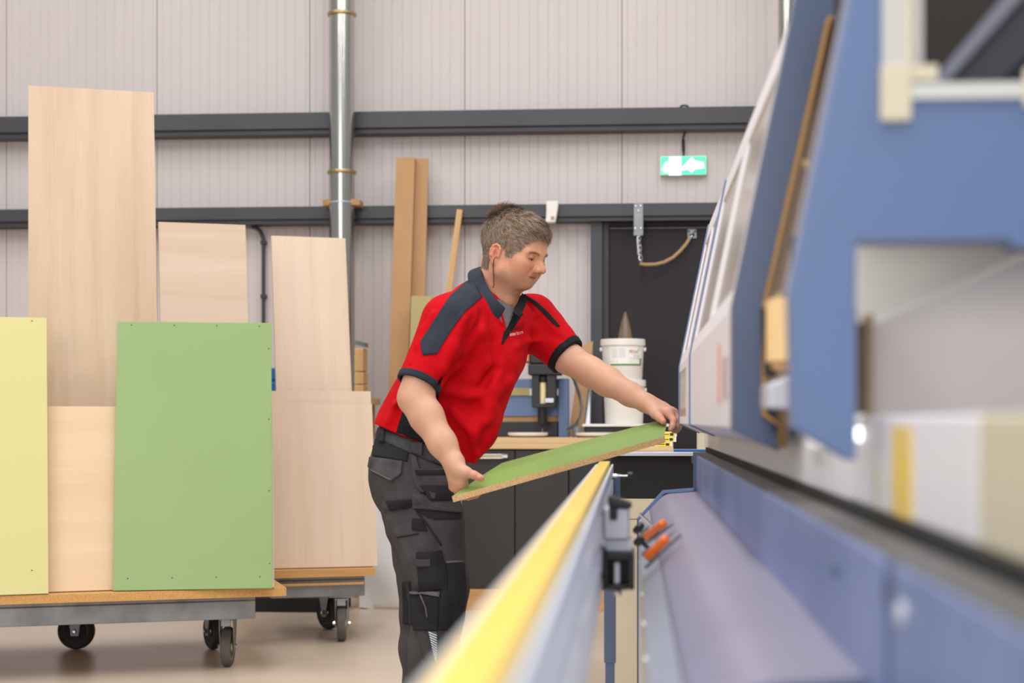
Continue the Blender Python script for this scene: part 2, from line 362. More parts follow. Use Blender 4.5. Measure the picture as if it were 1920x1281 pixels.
# small white detector hanging on the lower girt
d = MB(); a, b = W(1024, 378, YG - 0.04), W(1046, 418, YG - 0.04)
prof = []
for i in range(9):
    t = i / 8; prof.append((b[0] - (b[0] - a[0]) * (1 - 0.04 * math.sin(t * 3.1)) - 0.004 * t ** 2 + 0.012 * (1 - t) * 0, a[2] + (b[2] - a[2]) * t))
right = [(b[0] + 0.004 * math.cos(i / 8 * 3.0) - 0.010 * (i / 8) ** 2, a[2] + (b[2] - a[2]) * i / 8) for i in range(8, -1, -1)]
d.prism(prof + right, YG - 0.07, YG + 0.002)
dt = empty('motion_detector', ((a[0] + b[0]) / 2, YG, b[2]), label='small white motion detector on the lower wall rail above the head', cat='detector')
d.build('housing', M['white'], dt, bevel=0.006, bseg=3)
MB().box(a[0] + 0.03, a[0] + 0.05, YG - 0.073, YG - 0.068, b[2] + 0.015, b[2] + 0.035).build('lens', M['grey'], dt)

# conduit that runs under the lower girt and turns down
YC = YW - 0.03
cd = empty('cable_conduit', W(494, 620, YC), label='dark grey cable conduit bending down the wall behind the oak panels', cat='conduit')
pts = [W(-400, 430, YC), W(440, 423, YC), W(468, 424, YC), W(480, 427, YC), W(488, 434, YC), W(493, 446, YC), W(494, 460, YC), W(494, 620, YC), W(494, 800, YC)]
MB().tube(pts, 0.0115, 10).build('tube', M['girt'], cd, smooth=True)
for py in (455, 556): 
    c = W(494, py, YC); MB().box(c[0] - 0.016, c[0] + 0.016, YC - 0.016, YW - 0.002, c[2] - 0.012, c[2] + 0.012).build('clip', M['girt_low'], cd, bevel=0.003)
c = W(458, 421, YC); MB().box(c[0] - 0.05, c[0] + 0.05, YC - 0.03, YW - 0.002, c[2] - 0.02, c[2] + 0.02).build('junction_box', M['galv'], cd, bevel=0.006)

# steel extraction pipes
YP = YW - 0.27
def duct(px0, px1, rings, label, bottom, clamp=None):
    x0, x1 = W(px0, 100, YP)[0], W(px1, 100, YP)[0]; r = (x1 - x0) / 2; xc = (x0 + x1) / 2
    z0 = W(px0, bottom, YP)[2]; t = empty('extraction_pipe', (xc, YP, z0), label=label, cat='pipe')
    zs = sorted([W(px0, py, YP)[2] for py in rings]); edges = [z0] + zs + [6.3]
    for i in range(len(edges) - 1):
        MB().lathe([(r * (0.985 if i % 2 else 1), edges[i]), (r * (0.985 if i % 2 else 1), edges[i + 1])], (xc, YP, 0), n=48).build('pipe_section', M['pipe'], t, smooth=True)
    for z in zs:
        MB().lathe([(r * 0.98, z - 0.012), (r + 0.008, z - 0.009), (r + 0.011, z), (r + 0.008, z + 0.009), (r * 0.98, z + 0.012)], (xc, YP, 0), n=48).build('clamp_ring', M['brass'], t, smooth=True)
    if clamp:
        z = W(px0, clamp, YP)[2]
        for s in (-1, 1):
            MB().hexa([(xc + s * r * 0.8, YP - 0.05, z - 0.018), (xc + s * (r + 0.035), YP - 0.02, z - 0.018), (xc + s * (r + 0.035), YG, z - 0.018), (xc + s * r * 0.8, YG, z - 0.018),
                       (xc + s * r * 0.8, YP - 0.05, z + 0.018), (xc + s * (r + 0.035), YP - 0.02, z + 0.018), (xc + s * (r + 0.035), YG, z + 0.018), (xc + s * r * 0.8, YG, z + 0.018)]).build('wooden_bracket', M['mdf'], t, bevel=0.003)
        MB().lathe([(r * 0.98, z - 0.004), (r + 0.006, z - 0.004), (r + 0.006, z + 0.004), (r * 0.98, z + 0.004)], (xc, YP, 0), n=48).build('strap', M['alu_white'], t, smooth=True)
    return t
duct(617, 665, (28, 324), 'shiny steel extraction pipe running up the wall left of the man', 1160, 381)
duct(1459, 1492, (-60,), 'steel extraction pipe at the top edge behind the blue machine hood', 760)

# ------------------------------------------------------------------ timber leaning on the wall
def leaning(name, pxl, pxr, ytop, ybase_px, yb, yt, material, thick=0.02, skew=0.0, **k):
    """board from the floor to the wall; pixel columns at the top, base shifted by skew"""
    tl, tr = W(pxl, ytop, yt), W(pxr, ytop, yt)
    w = tr[0] - tl[0]; h = tl[2]; bx = tl[0] + skew
    lean = math.atan2(yt - yb, h)
    me = MB(); me.box(-w / 2, w / 2, 0, thick, 0, math.hypot(h, yt - yb))
    o = me.build(name, material, origin=(0, 0, 0), bevel=0.0015, **k)
    o.location = (tl[0] + w / 2 + skew, yb, 0.0); o.rotation_euler = (-lean, math.atan2(-skew, h), 0)
    return o
leaning('mdf_strip', 743, 778, 295, 700, YG - 0.42, YG - 0.075, M['mdf'], 0.05, -0.035, label='tall brown board leaning on the wall, left one of the pair', cat='board', group='boards leaning on the wall')
leaning('mdf_strip', 776, 803, 297, 700, YG - 0.34, YG - 0.02, M['mdf2'], 0.016, -0.02, label='tall brown board leaning on the wall, right one of the pair', cat='board', group='boards leaning on the wall')
leaning('mdf_offcut', 771, 810, 555, 700, YG - 0.55, YG - 0.32, M['mdf_green'], 0.02, -0.02, label='shorter greenish board leaning in front of the two tall brown boards', cat='board', group='boards leaning on the wall')
leaning('pine_batten', 857, 868, 388, 530, YG - 0.4, YG - 0.03, M['pine'], 0.02, -0.26, label='thin pine batten leaning on the wall behind the shoulder', cat='batten')
leaning('pine_offcut', 905, 914, 470, 530, YG - 0.3, YW - 0.03, M['pine'], 0.02, -0.28, label='short wooden batten just behind the neck of the man', cat='batten')

# white big bag behind the second trolley
def sack(name, c, w, d, h, **k):
    bm = bmesh.new(); bmesh.ops.create_cube(bm, size=1.0); bmesh.ops.subdivide_edges(bm, edges=bm.edges[:], cuts=14, use_grid_fill=True)
    for v in bm.verts:
        x, y, z = v.co; n = max(abs(x), abs(y), abs(z)) * 2
        p = Vector((x, y, z)).normalized() * 0.62
        q = Vector((x, y, z)).lerp(p, 0.2)
        bul = 1 + 0.10 * math.cos(z * 2.8)
        q.x *= bul; q.y *= bul
        q.x += 0.02 * math.sin(9 * z + 4 * y); q.y += 0.02 * math.sin(8 * z + 5 * x); q.z += 0.015 * math.sin(7 * x + 3 * y)
        v.co = (q.x * w, q.y * d, max(0.0, (q.z + 0.47)) * h)
    me = bpy.data.meshes.new(name); bm.to_mesh(me); bm.free(); smooth_mesh(me, 80)
    return tag(link(name, me, M['white_sack'], None, c), **k)
YS = 8.45
bl = W(700, 1145, YS)
sack('white_sack', (W(733, 1100, YS)[0], YS + 0.26, 0.0), 0.36, 0.46, 0.63, label='white woven sack on the floor behind the trouser leg', cat='sack')

# ------------------------------------------------------------------ worktop and dark base cabinets
YF = 8.5
zc_top = 0.905; zc_bot = W(960, 842, YF)[2]
xw0, xw1 = W(850, 830, YF)[0], W(1262, 830, YF)[0]
wt = empty('worktop', ((xw0 + xw1) / 2, YF + 0.32, zc_bot), label='long beech worktop on the dark grey cabinets', cat='worktop')
MB().box(xw0, xw1, YF - 0.015, YF + 0.68, zc_bot, (zc_bot + zc_top) / 2).build('slab', M['pine_x'], wt, bevel=0.002)
MB().box(xw0, xw1, YF - 0.012, YF + 0.68, (zc_bot + zc_top) / 2 + 0.0005, zc_top).build('slab', M['pine_x'], wt, bevel=0.002)
zp = W(960, 1105, YF)[2]
def cabinet(px0, px1, handle, label, material=None):
    x0, x1 = W(px0, 900, YF)[0], W(px1, 900, YF)[0]
    t = empty('base_cabinet', ((x0 + x1) / 2, YF + 0.3, zp), label=label, cat='cabinet', group='dark base cabinets under the worktop')
    MB().box(x0 + 0.001, x1 - 0.001, YF + 0.02, YF + 0.6, zp, zc_bot - 0.002).build('body', M['cab'], t)
    dd = MB().box(x0 + 0.002, x1 - 0.002, YF, YF + 0.019, zp + 0.002, zc_bot - 0.008).build('door', material or M['cab'], t, bevel=0.0015)
    if handle:
        a, b = W(883, 851.5, YF - 0.03), W(952, 860.5, YF - 0.03); r = 0.006
        hb = MB(); hb.box(a[0], b[0], YF - 0.03, YF - 0.022, b[2], b[2] + 0.006); hb.box(a[0], b[0], YF - 0.03, YF - 0.022, a[2] - 0.006, a[2])
        hb.box(a[0], a[0] + 0.03, YF - 0.03, YF, b[2], a[2]); hb.box(b[0] - 0.03, b[0], YF - 0.03, YF, b[2], a[2]); hb.build('handle', M['chrome'], dd, bevel=0.001)
        hb2 = MB(); hb2.box(a[0] + 0.03, b[0] - 0.03, YF - 0.012, YF, b[2] + 0.006, a[2] - 0.006); hb2.build('handle_recess', M['brass'], dd)
    return t
cabinet(865, 965.3, True, 'dark grey base cabinet with a chrome bar handle under the worktop')
cabinet(965.7, 1066, False, 'dark grey base cabinet without handle, below the middle of the green workpiece')
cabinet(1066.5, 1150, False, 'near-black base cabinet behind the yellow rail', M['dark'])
MB().box(W(855, 900, YF)[0], W(1150, 900, YF)[0], YF - 0.02, YF + 0.05, 0.0, zp - 0.001).build('timber_plinth', M['beam'], label='orange timber plinth under the dark cabinets', cat='plinth', bevel=0.003)

# drilling press on the worktop
YB = 8.8
bp = empty('drilling_press', W(1000, 822, YB), label='blue and black drilling press on the worktop behind the man', cat='machine')
def bxp(name, x0, y0, x1, y1, ya, yb, material, par, bevel=0.003):
    a, b = W(x0, y0, ya), W(x1, y1, ya); return MB().box(a[0], b[0], ya, yb, b[2], a[2]).build(name, material, par, bevel=bevel)
zt0 = zc_top
bxp('crossbeam', 870, 711, 1048, 781, YB + 0.1, YB + 0.2, M['blue'], bp)
a, b = W(1047, 710, YB + 0.08), W(1066, 822, YB + 0.08)
MB().box(a[0], b[0], YB + 0.08, YB + 0.2, zt0, a[2]).build('post', M['blue'], bp, bevel=0.004)
a, b = W(868, 710, YB + 0.08), W(886, 822, YB + 0.08)
MB().box(a[0], b[0], YB + 0.08, YB + 0.2, zt0, a[2]).build('post', M['blue'], bp, bevel=0.004)
bxp('scale_strip', 880, 728, 1000, 742, YB + 0.085, YB + 0.1, M['mdf_green'], bp)
bxp('slide_block', 993, 729, 1047, 742, YB + 0.08, YB + 0.1, M['white'], bp)
bxp('fence', 880, 779, 1046, 793, YB + 0.11, YB + 0.15, M['mdf'], bp)
a, b = W(880, 791, YB + 0.09), W(1046, 822, YB + 0.09); MB().box(a[0], b[0], YB + 0.09, YB + 0.3, zt0, a[2]).build('base', M['dark'], bp, bevel=0.004)
hd = bxp('head_block', 990, 683, 1052, 703, YB - 0.1, YB + 0.1, M['dark'], bp, 0.006)
bxp('motor_housing', 992, 640, 1050, 683, YB - 0.08, YB + 0.1, M['dark'], bp, 0.01)
bxp('orange_cover', 989, 655, 1054, 683.5, YB + 0.0, YB + 0.11, M['orange'], bp)
bxp('guide', 997, 703, 1011, 760, YB - 0.08, YB + 0.08, M['dark'], bp)
bxp('guide', 1025, 703, 1042, 764, YB - 0.08, YB + 0.08, M['dark'], bp)
bxp('back_plate', 1005, 703, 1030, 760, YB - 0.0, YB + 0.09, M['dark'], bp)
c = W(1018, 757, YB - 0.05); c2 = W(1018, 717, YB - 0.05)
MB().lathe([(0.019, 0), (0.019, (c2 - c)[2])], c, n=20).build('column', mat('ivory_column', lin(240, 222, 170), 0.35), bp, smooth=True)
MB().lathe([(0.024, 0), (0.028, 0.03)], c2, n=20).build('collar', M['dark'], bp, smooth=True)
bxp('foot_plate', 997, 757, 1040, 764, YB - 0.09, YB + 0.04, M['dark'], bp)
bxp('stop_block', 1022, 747, 1038, 755, YB - 0.1, YB - 0.08, M['alu_white'], bp, 0.001)
c = W(1017, 800, YB - 0.03)
MB().lathe([(0.006, -0.01), (0.006, 0.012), (0.02, 0.014), (0.026, 0.03), (0.026, 0.1)], c, n=18).build('chuck', M['dark'], bp, smooth=True)
MB().lathe([(0.004, -0.05), (0.004, 0.0)], c, n=8).build('drill_bit', M['galv'], bp)
MB().tube([W(992, 679, YB - 0.05), W(970, 679, YB - 0.05)], 0.006, 8).build('lever', M['girt'], bp, smooth=True)
MB().tube([W(972, 680, YB - 0.05), W(967, 675, YB - 0.05)], 0.009, 8).build('lever_knob', M['girt'], bp, smooth=True)
hose = [(1055, 690), (1066, 696), (1076, 712), (1084, 735), (1089, 752), (1091, 768), (1088, 783), (1078, 797), (1062, 806)]
MB().tube([W(px, py, YB + 0.02) for px, py in hose], 0.008, 8).build('air_hose', M['rubber'], bp, smooth=True)
hose = [(1073, 700), (1080, 716), (1089, 740), (1091, 775), (1084, 795), (1072, 806), (1060, 810)]
MB().tube([W(px, py, YB + 0.0) for px, py in hose], 0.0045, 8).build('air_hose', M['galv'], bp, smooth=True)

# things standing on the worktop
def dish(px, w_px, y, label):
    c = W(px, 822, y); r = w_px / 2 * y / F_PX
    MB().lathe([(r * 0.7, 0), (r * 0.98, 0.012), (r, 0.026), (r * 0.97, 0.026), (r * 0.68, 0.006), (0.01, 0.006)], (c[0], y, zc_top), n=32).build('white_dish', M['white'], smooth=True, label=label, cat='dish')
dish(990, 76, YF + 0.17, 'flat white dish on the worktop in front of the drilling press')
dish(1118, 78, YF + 0.17, 'flat white dish on the worktop below the buckets')
c = W(1082, 820, YB - 0.1); MB().lathe([(0.024, 0), (0.026, 0.055), (0.021, 0.055), (0.02, 0.01)], (c[0], c[1], zc_top), n=18).build('grey_cup', M['galv'], smooth=True, label='small grey metal cup on the worktop beside the blue post', cat='cup')
bcard = WQ(1072, 800, 9.2)
o = MB().hexa([tuple(W(1066, 822, 9.25)), tuple(W(1086, 822, 9.25)), tuple(W(1086, 822, 9.27)), tuple(W(1066, 822, 9.27)), tuple(W(1086, 640, 9.4)), tuple(W(1112, 632, 9.4)), tuple(W(1112, 632, 9.42)), tuple(W(1086, 640, 9.42))])
o = MB()
for (p0, p1, p2, p3), mt, lb in (([(1066, 795), (1092, 795), (1112, 640), (1090, 648)], M['mdf'], 'brown cardboard offcut leaning beside the drilling press'), ([(1080, 795), (1106, 795), (1112, 650), (1106, 690)], M['alu_white'], 'grey plastic sheet leaning behind the brown cardboard')):
    y0, y1 = (9.12, 9.3) if mt is M['mdf'] else (9.16, 9.36)
    pts = [W(*p0, y0), W(*p1, y0), W(*p2, y1), W(*p3, y1)]
    pts[0][2] = pts[1][2] = zc_top
    q = MB(); q.hexa([pts[0], pts[1], pts[1] + [0, .01, 0], pts[0] + [0, .01, 0], pts[3], pts[2], pts[2] + [0, .01, 0], pts[3] + [0, .01, 0]])
    q.build('leaning_sheet', mt, label=lb, cat='sheet')
# white tray on a dark box carrying two buckets
YK = 8.92
a, b = W(1092, 796, YK - 0.14), W(1255, 800, YK - 0.14)
MB().box(a[0] + 0.01, b[0] - 0.02, YK - 0.12, YK + 0.16, zc_top, b[2]).build('dark_box', M['dark'], label='low black box on the worktop carrying the white shelf board', cat='box', bevel=0.003)
MB().box(a[0], b[0], YK - 0.14, YK + 0.18, b[2] + 0.0005, a[2] + 0.002).build('white_shelf_board', M['white'], label='thin white shelf board under the stacked buckets', cat='board', bevel=0.001)
def bucket(pxl, pxr, ytop, z0, y, label, has_print):
    l, r_ = W(pxl, ytop, y), W(pxr, ytop, y); R = (r_[0] - l[0]) / 2; xc = (l[0] + r_[0]) / 2; h = l[2] - z0
    t = empty('plastic_bucket', (xc, y, z0), label=label, cat='bucket', group='stacked white plastic buckets')
    MB().lathe([(R * 0.84, 0), (R * 0.86, 0.004), (R * 0.94, h - 0.03), (R * 0.94, h - 0.02)], (xc, y, z0), n=48).build('body', M['white'], t, smooth=True)
    MB().lathe([(R * 0.95, h - 0.036), (R, h - 0.034), (R, h - 0.004), (R * 0.97, h), (R * 0.85, h), (R * 0.83, h - 0.006), (0.005, h - 0.006)], (xc, y, z0), n=48).build('lid', M['white'], t, smooth=True)
    for s in (-1, 1): MB().lathe([(0.011, 0), (0.011, 0.012)], (xc + s * R * 0.93, y - 0.01, z0 + h - 0.055), (s, 0, 0), 12).build('handle_ear', M['white'], t)
    if has_print:
        def curved(name, u0, u1, v0, v1, material, off=0.0008):
            n = 10; vs = []
            for i in range(n + 1):
                th = math.radians(u0 + (u1 - u0) * i / n)
                for v in (v0, v1):
                    rr = R * (0.86 + 0.08 * v) + off; vs.append((xc + rr * math.sin(th), y - rr * math.cos(th), z0 + v * (h - 0.03)))
            me = MB(); me.add(vs, [(2 * i, 2 * i + 2, 2 * i + 3, 2 * i + 1) for i in range(n)]); return me.build(name, material, t)
        lb = curved('paper_label', -38, 62, 0.42, 0.93, mat('label_paper', lin(245, 243, 240), 0.5))
        gp = mat('label_green', lin(72, 120, 60), 0.5); curved('label_border', -38, 62, 0.40, 0.445, gp, 0.0012); curved('label_border', 55, 62, 0.445, 0.6, gp, 0.0012)
        inks = {'red': mat('label_red', lin(205, 70, 60), 0.5), 'grey': mat('label_grey', lin(170, 168, 168), 0.5), 'ink': mat('label_ink', lin(90, 88, 92), 0.5)}
        def wraptext(s, u0, u1, v0, hgt, ink):
            vs, fs = text_verts(s); vs[:, 0] /= vs[:, 0].max(); vs[:, 1] /= max(vs[:, 1].max(), 1e-6); out = []
            for x, yv, _ in vs:
                th = math.radians(u0 + (u1 - u0) * x); v = v0 + hgt * yv; rr = R * (0.86 + 0.08 * v) + 0.0018
                out.append((xc + rr * math.sin(th), y - rr * math.cos(th), z0 + v * (h - 0.03)))
            mb = MB(); mb.add(out, fs); mb.build('printed_text', inks[ink], t)
        wraptext('PRO', 18, 34, 0.74, 0.10, 'red'); wraptext('ool', 35, 46, 0.75, 0.09, 'ink'); wraptext('C', 46, 56, 0.82, 0.1, 'grey'); wraptext('COL', 32, 55, 0.58, 0.12, 'grey')
        wraptext('ooooooo', 17, 31, 0.50, 0.02, 'grey'); wraptext('oooooo', 18, 30, 0.59, 0.02, 'grey')
        for k in range(8):
            wraptext('ooooooooo', -32, -14, 0.62 + k * 0.035, 0.014, 'grey'); wraptext('ooooooooo', -11, 8, 0.62 + k * 0.035, 0.014, 'grey')
        for u in (-34, -26, -17): wraptext('o', u, u + 3, 0.49, 0.04, 'red')
    return h
zs = a[2] + 0.0025
h1 = bucket(1129, 1211, 713, zs, YK, 'lower white bucket of the stack beside the dark door', False)
h2 = bucket(1126, 1210, 637, zs + h1, YK, 'upper white bucket with a printed label, a brown cone on its lid', True)
c = W(1172.5, 640, YK); zc = zs + h1 + h2 - 0.006
MB().lathe([(0.040, 0.0), (0.036, 0.03), (0.028, 0.075), (0.018, 0.115), (0.011, 0.135), (0.009, 0.155), (0.006, 0.157)], (c[0], YK, zc), n=32).build('plastic_cone', mat('smoky_brown_plastic', lin(120, 100, 82), 0.25, var=0.25, scale=30, stretch=(1, 1, 0.3)), smooth=True, label='smoky brown plastic cone standing on the upper bucket', cat='cone')
# blue tool and wooden blocks behind the panels on the second trolley: they stand on a bench
YT = 9.0
bz = W(500, 745, YT)[2]
bench = empty('back_bench', (W(590, 800, YT)[0], YT + 0.2, 0), label='narrow workbench by the wall hidden behind the oak panels', cat='bench')
x0, x1 = W(440, 745, YT)[0], W(690, 745, YT)[0]
MB().box(x0, x1, YT - 0.05, YT + 0.45, bz - 0.04, bz).build('bench_top', M['pine_x'], bench, bevel=0.002)
for xx in (x0 + 0.03, x1 - 0.08):
    for yy in (YT, YT + 0.38): MB().box(xx, xx + 0.05, yy, yy + 0.05, 0, bz - 0.041).build('leg', M['beam'], bench)
MB().box(W(430, 1130, 8.31)[0], W(640, 1130, 8.31)[0], 8.31, 8.6, 0.0, W(500, 1121, 8.31)[2]).build('black_crate', M['black_hole'], label='low black crate on the floor behind the trolleys', cat='crate', bevel=0.004)
vs_ = empty('bench_vice', W(515, 745, YT + 0.05), label='blue bench vice between the green panel and the oak panel', cat='vice')
def vb(x0, y0, x1, y1, d0, d1, nm):
    a, b = W(x0, y0, YT + d0), W(x1, y1, YT + d0); MB().box(a[0], b[0], YT + d0, YT + d1, max(bz + 0.0005, b[2]), a[2]).build(nm, M['blue_tool'], vs_, bevel=0.008, bseg=3)
vb(496, 690, 525, 713, 0.05, 0.2, 'jaw'); vb(498, 711, 523, 718, 0.06, 0.18, 'slide'); vb(494, 716, 531, 746, 0.05, 0.2, 'base'); vb(524, 704, 530, 722, 0.08, 0.18, 'jaw_plate')
for k, (t_, b_) in enumerate(((722, 745), (698, 721), (653, 697))):
    a, b = W(664, t_, YT + 0.05), W(682 - (k == 2) * 1, b_, YT + 0.05)
    hh = [0.0, 0.0, 0.0]
    MB().box(a[0], b[0], YT + 0.05, YT + 0.2, b[2] + (0.0005 if k else 0), a[2]).build('wooden_block', M['pine'], bevel=0.006, label=['bottom', 'middle', 'top'][k] + ' wooden block of the pile right of the tall oak panel', cat='block', group='pile of wooden blocks')
a, b = W(662, 641, YT + 0.06), W(684, 652, YT + 0.06)
MB().hexa([(a[0], YT + .06, a[2] - .012), (b[0], YT + .06, a[2] - .03), (b[0], YT + .18, a[2] - .03), (a[0], YT + .18, a[2] - .012), (a[0], YT + .06, a[2] + .012), (b[0], YT + .06, a[2] - .005), (b[0], YT + .18, a[2] - .005), (a[0], YT + .18, a[2] + .012)]).build('grey_wedge', M['galv'], label='grey metal wedge on top of the pile of wooden blocks', cat='wedge')
# ------------------------------------------------------------------ panel trolleys
CART_YAW = PSI + math.radians(16.5)
def caster(parent, lx, ly, top, face_deg, r=0.081, dark=False):
    """swivel caster under a trolley, local coordinates; axle along local x before turning"""
    cst = bpy.data.objects.new('caster', None); C.objects.link(cst); cst.parent = parent; cst.location = (lx, ly, 0); cst.rotation_euler = (0, 0, math.radians(face_deg)); cst.empty_display_size = 0.05
    tire = M['rubber_dark'] if dark else M['rubber']
    def put(name, mb, mt, smooth=False, bevel=0.0):
        me = bpy.data.meshes.new(name); me.from_pydata(mb.v, [], mb.f)
        bm = bmesh.new(); bm.from_mesh(me); bmesh.ops.recalc_face_normals(bm, faces=bm.faces); bm.to_mesh(me); bm.free()
        o = link(name, me, mt, cst)
        if bevel: b = o.modifiers.new('edge', 'BEVEL'); b.width = bevel; b.segments = 2; b.limit_method = 'ANGLE'
        if smooth: smooth_mesh(me)
        return o
    w = 0.019
    put('tire', MB().lathe([(r * 0.66, -w * 0.8), (r * 0.9, -w), (r * 0.975, -w * 0.7), (r * 0.99, -w * 0.45), (r * 0.975, -w * 0.3), (r * 0.995, -w * 0.12), (r, 0), (r * 0.995, w * 0.12), (r * 0.975, w * 0.3), (r * 0.99, w * 0.45), (r * 0.975, w * 0.7), (r * 0.9, w), (r * 0.66, w * 0.8)], (0, 0, r), (1, 0, 0), 40), tire, True)
    put('hub', MB().lathe([(r * 0.2, -w * 1.1), (r * 0.3, -w * 0.5), (r * 0.62, -w * 0.55), (r * 0.66, -w * 0.85), (r * 0.68, -w * 0.8), (r * 0.68, w * 0.8), (r * 0.66, w * 0.85), (r * 0.62, w * 0.55), (r * 0.3, w * 0.5), (r * 0.2, w * 1.1)], (0, 0, r), (1, 0, 0), 32), M['cream'] if not dark else M['galv'], True)
    for s in (-1, 1):
        x0, x1 = s * 0.026, s * 0.030
        pr = [(-0.018, r - 0.02), (0.018, r - 0.02), (0.02, r + 0.01), (0.045, top - 0.012), (-0.045, top - 0.012), (-0.02, r + 0.01)]
        put('fork_plate', MB().prism(pr, x0, x1, 'x'), M['galv'], bevel=0.001)
        put('axle_nut', MB().lathe([(0.01, 0), (0.01, 0.008), (0.006, 0.012)], (s * 0.03, 0, r), (s, 0, 0), 8), M['chrome'])
    put('fork_crown', MB().box(-0.031, 0.031, -0.045, 0.045, top - 0.022, top - 0.01), M['galv'], bevel=0.003)
    put('fork_lip', MB().box(-0.02, 0.02, -0.052, -0.044, top - 0.045, top - 0.012), M['galv'], bevel=0.003)
    put('mount_plate', MB().box(-0.055, 0.055, -0.05, 0.05, top - 0.008, top), M['galv'], bevel=0.001)
    return cst

def cart(q_right, length, depth, deck_t, deck_z, frame_z, frame_in, casters, label, deck_mat='chip_deck', extra=None):
    t = empty('panel_trolley', (0, 0, 0), label=label, cat='trolley', group='panel trolleys')
    MB().box(-length, 0, 0, depth, deck_z - deck_t, deck_z).build('deck', M[deck_mat], t, bevel=0.0015)
    fz1 = deck_z - deck_t - 0.001
    pr = [(0.03, frame_z), (0.03, fz1 - 0.016), (0.036, fz1 - 0.014), (0.036, fz1), (0.10, fz1), (0.10, frame_z)]
    MB().prism(pr, -length + frame_in, -frame_in, 'x').build('frame_beam', M['galv'], t, bevel=0.003)
    MB().prism([(depth - a + 0.0, b) for a, b in pr], -length + frame_in, -frame_in, 'x').build('frame_beam', M['galv'], t, bevel=0.003)
    for xx in (-frame_in - 0.06, -length / 2, -length + frame_in):
        MB().box(xx, xx + 0.06, 0.101, depth - 0.101, frame_z + 0.01, fz1).build('cross_beam', M['galv'], t, bevel=0.003)
    for c in casters: caster(t, c[0], c[1], frame_z, *c[2:])
    if extra: extra(t)
    t.location = q2w([q_right[0], q_right[1], 0]); t.rotation_euler = (0, 0, CART_YAW)
    return t
q1 = QZ(537, 1102, 0.335)
cart(q1, 2.3, 0.98, 0.034, 0.335, 0.213, 0.118, [(-0.205, 0.215, -16), (-0.21, 0.73, 14, 0.081, True), (-0.78, 0.90, 74, 0.081, True), (-1.95, 0.215, 50), (-1.95, 0.75, 40)],
     'front panel trolley carrying the yellow and green boards')
q2 = QZ(704, 1065, 0.335)
def second_deck(t):
    MB().box(-0.46, -0.05, 0.01, 0.6, 0.262, 0.2725).build('packing_strip', M['beam'], t)
cart(q2, 0.505, 0.68, 0.036, 0.335, 0.208, 0.042, [(-0.135, 0.095, -13), (-0.12, 0.52, 25, 0.081, True)],
     'rear panel trolley carrying the pale oak panels', 'beam', second_deck)

def board(name, bl, br, ytop, material, thick=0.018, lean=11.0, z0=0.3392, edge=None, holes=None, **k):
    """sheet standing on a trolley deck: its lower front corners in the photo and the row of its upper left corner"""
    A, B = QZ(bl[0], bl[1], z0), QZ(br[0], br[1], z0)
    w = np.linalg.norm(B - A); yaw = math.atan2(B[1] - A[1], B[0] - A[0]); le = math.radians(lean)
    h = 1.0
    for _ in range(30):
        top = A + np.array([-math.sin(yaw) * h * math.sin(le), math.cos(yaw) * h * math.sin(le), h * math.cos(le)])
        py = HOR - F_PX * (top[2] - CAM_H) / top[1]; h += (py - ytop) * top[1] / F_PX * 0.9
    mb = MB(); mb.box(-w / 2, w / 2, 0.0, thick, 0, h)
    o = mb.build(name, material, origin=(0, 0, 0), bevel=0.0008, **k)
    o.location = q2w((A + B) / 2); o.rotation_euler = (-le, 0, yaw + PSI)
    if edge:
        e = MB(); t = 0.0006
        e.box(w / 2, w / 2 + t, 0.001, thick - 0.001, 0, h); e.box(-w / 2 - t, -w / 2, 0.001, thick - 0.001, 0, h)
        e.build('edge', edge, o, origin=wloc(o) * 0); bpy.data.objects[-1] if False else None
    if holes:
        hm = MB()
        for (u, v) in holes(w, h): hm.lathe([(0.0028, -0.0), (0.0028, 0.0004)], (u, 0, v), (0, -1, 0), 8)
        me = bpy.data.meshes.new('screw_holes'); me.from_pydata(hm.v, [], hm.f); ho = link('screw_holes', me, M['dark'], o)
    return o
def rim(w, h):
    out = []
    for i in range(4): out += [(-w / 2 + w * (0.09 + 0.277 * i), 0.03 + 0.016), (-w / 2 + w * (0.09 + 0.277 * i), h - 0.014)]
    for i in range(4): out += [(w / 2 - 0.011, h * (0.09 + 0.27 * i))]
    return out
board('oak_panel', (53, 1100), (302, 1093), 160, M['oak'], 0.019, label='tallest oak panel on the front trolley, reaching above the wall rail', cat='panel', group='oak panels on the trolleys')
board('oak_panel', (309, 1092), (479, 1087), 416, M['oak2'], 0.019, label='oak panel with horizontal grain standing behind the green board', cat='panel', group='oak panels on the trolleys')
board('plywood_panel', (88, 1110.5), (300, 1103.5), 762, M['ply'], 0.015, label='low plywood panel between the yellow and the green board', cat='panel')
board('yellow_panel', (-76, 1118.5), (91, 1113.2), 593, M['yellow_board'], 0.018, holes=lambda w, h: [(w / 2 - 0.055, h - 0.014), (w / 2 - 0.06, 0.09)], label='pale lime yellow panel at the left edge of the picture', cat='panel')
board('green_panel', (212, 1108), (510.5, 1103), 603, M['green'], 0.018, holes=rim, label='large matt green panel at the front of the front trolley', cat='panel')
board('pale_board', (396, 1103.4), (514, 1101.2), 765, M['foam'], 0.018, label='pale panel just showing past the right edge of the green panel', cat='panel')
board('oak_panel', (511, 1066.5), (708, 1061.8), 757, M['oak3'], 0.018, label='low wide oak panel at the front of the rear trolley', cat='panel', group='oak panels on the trolleys')
board('oak_panel', (513, 1064.6), (706.5, 1059.9), 733, M['oak3'], 0.018, label='low wide oak panel directly behind the front one, its top edge showing', cat='panel', group='oak panels on the trolleys')
board('oak_panel', (529, 1062), (673, 1058), 442, M['oak3'], 0.018, label='tall oak panel on the rear trolley in front of the steel pipe', cat='panel', group='oak panels on the trolleys')
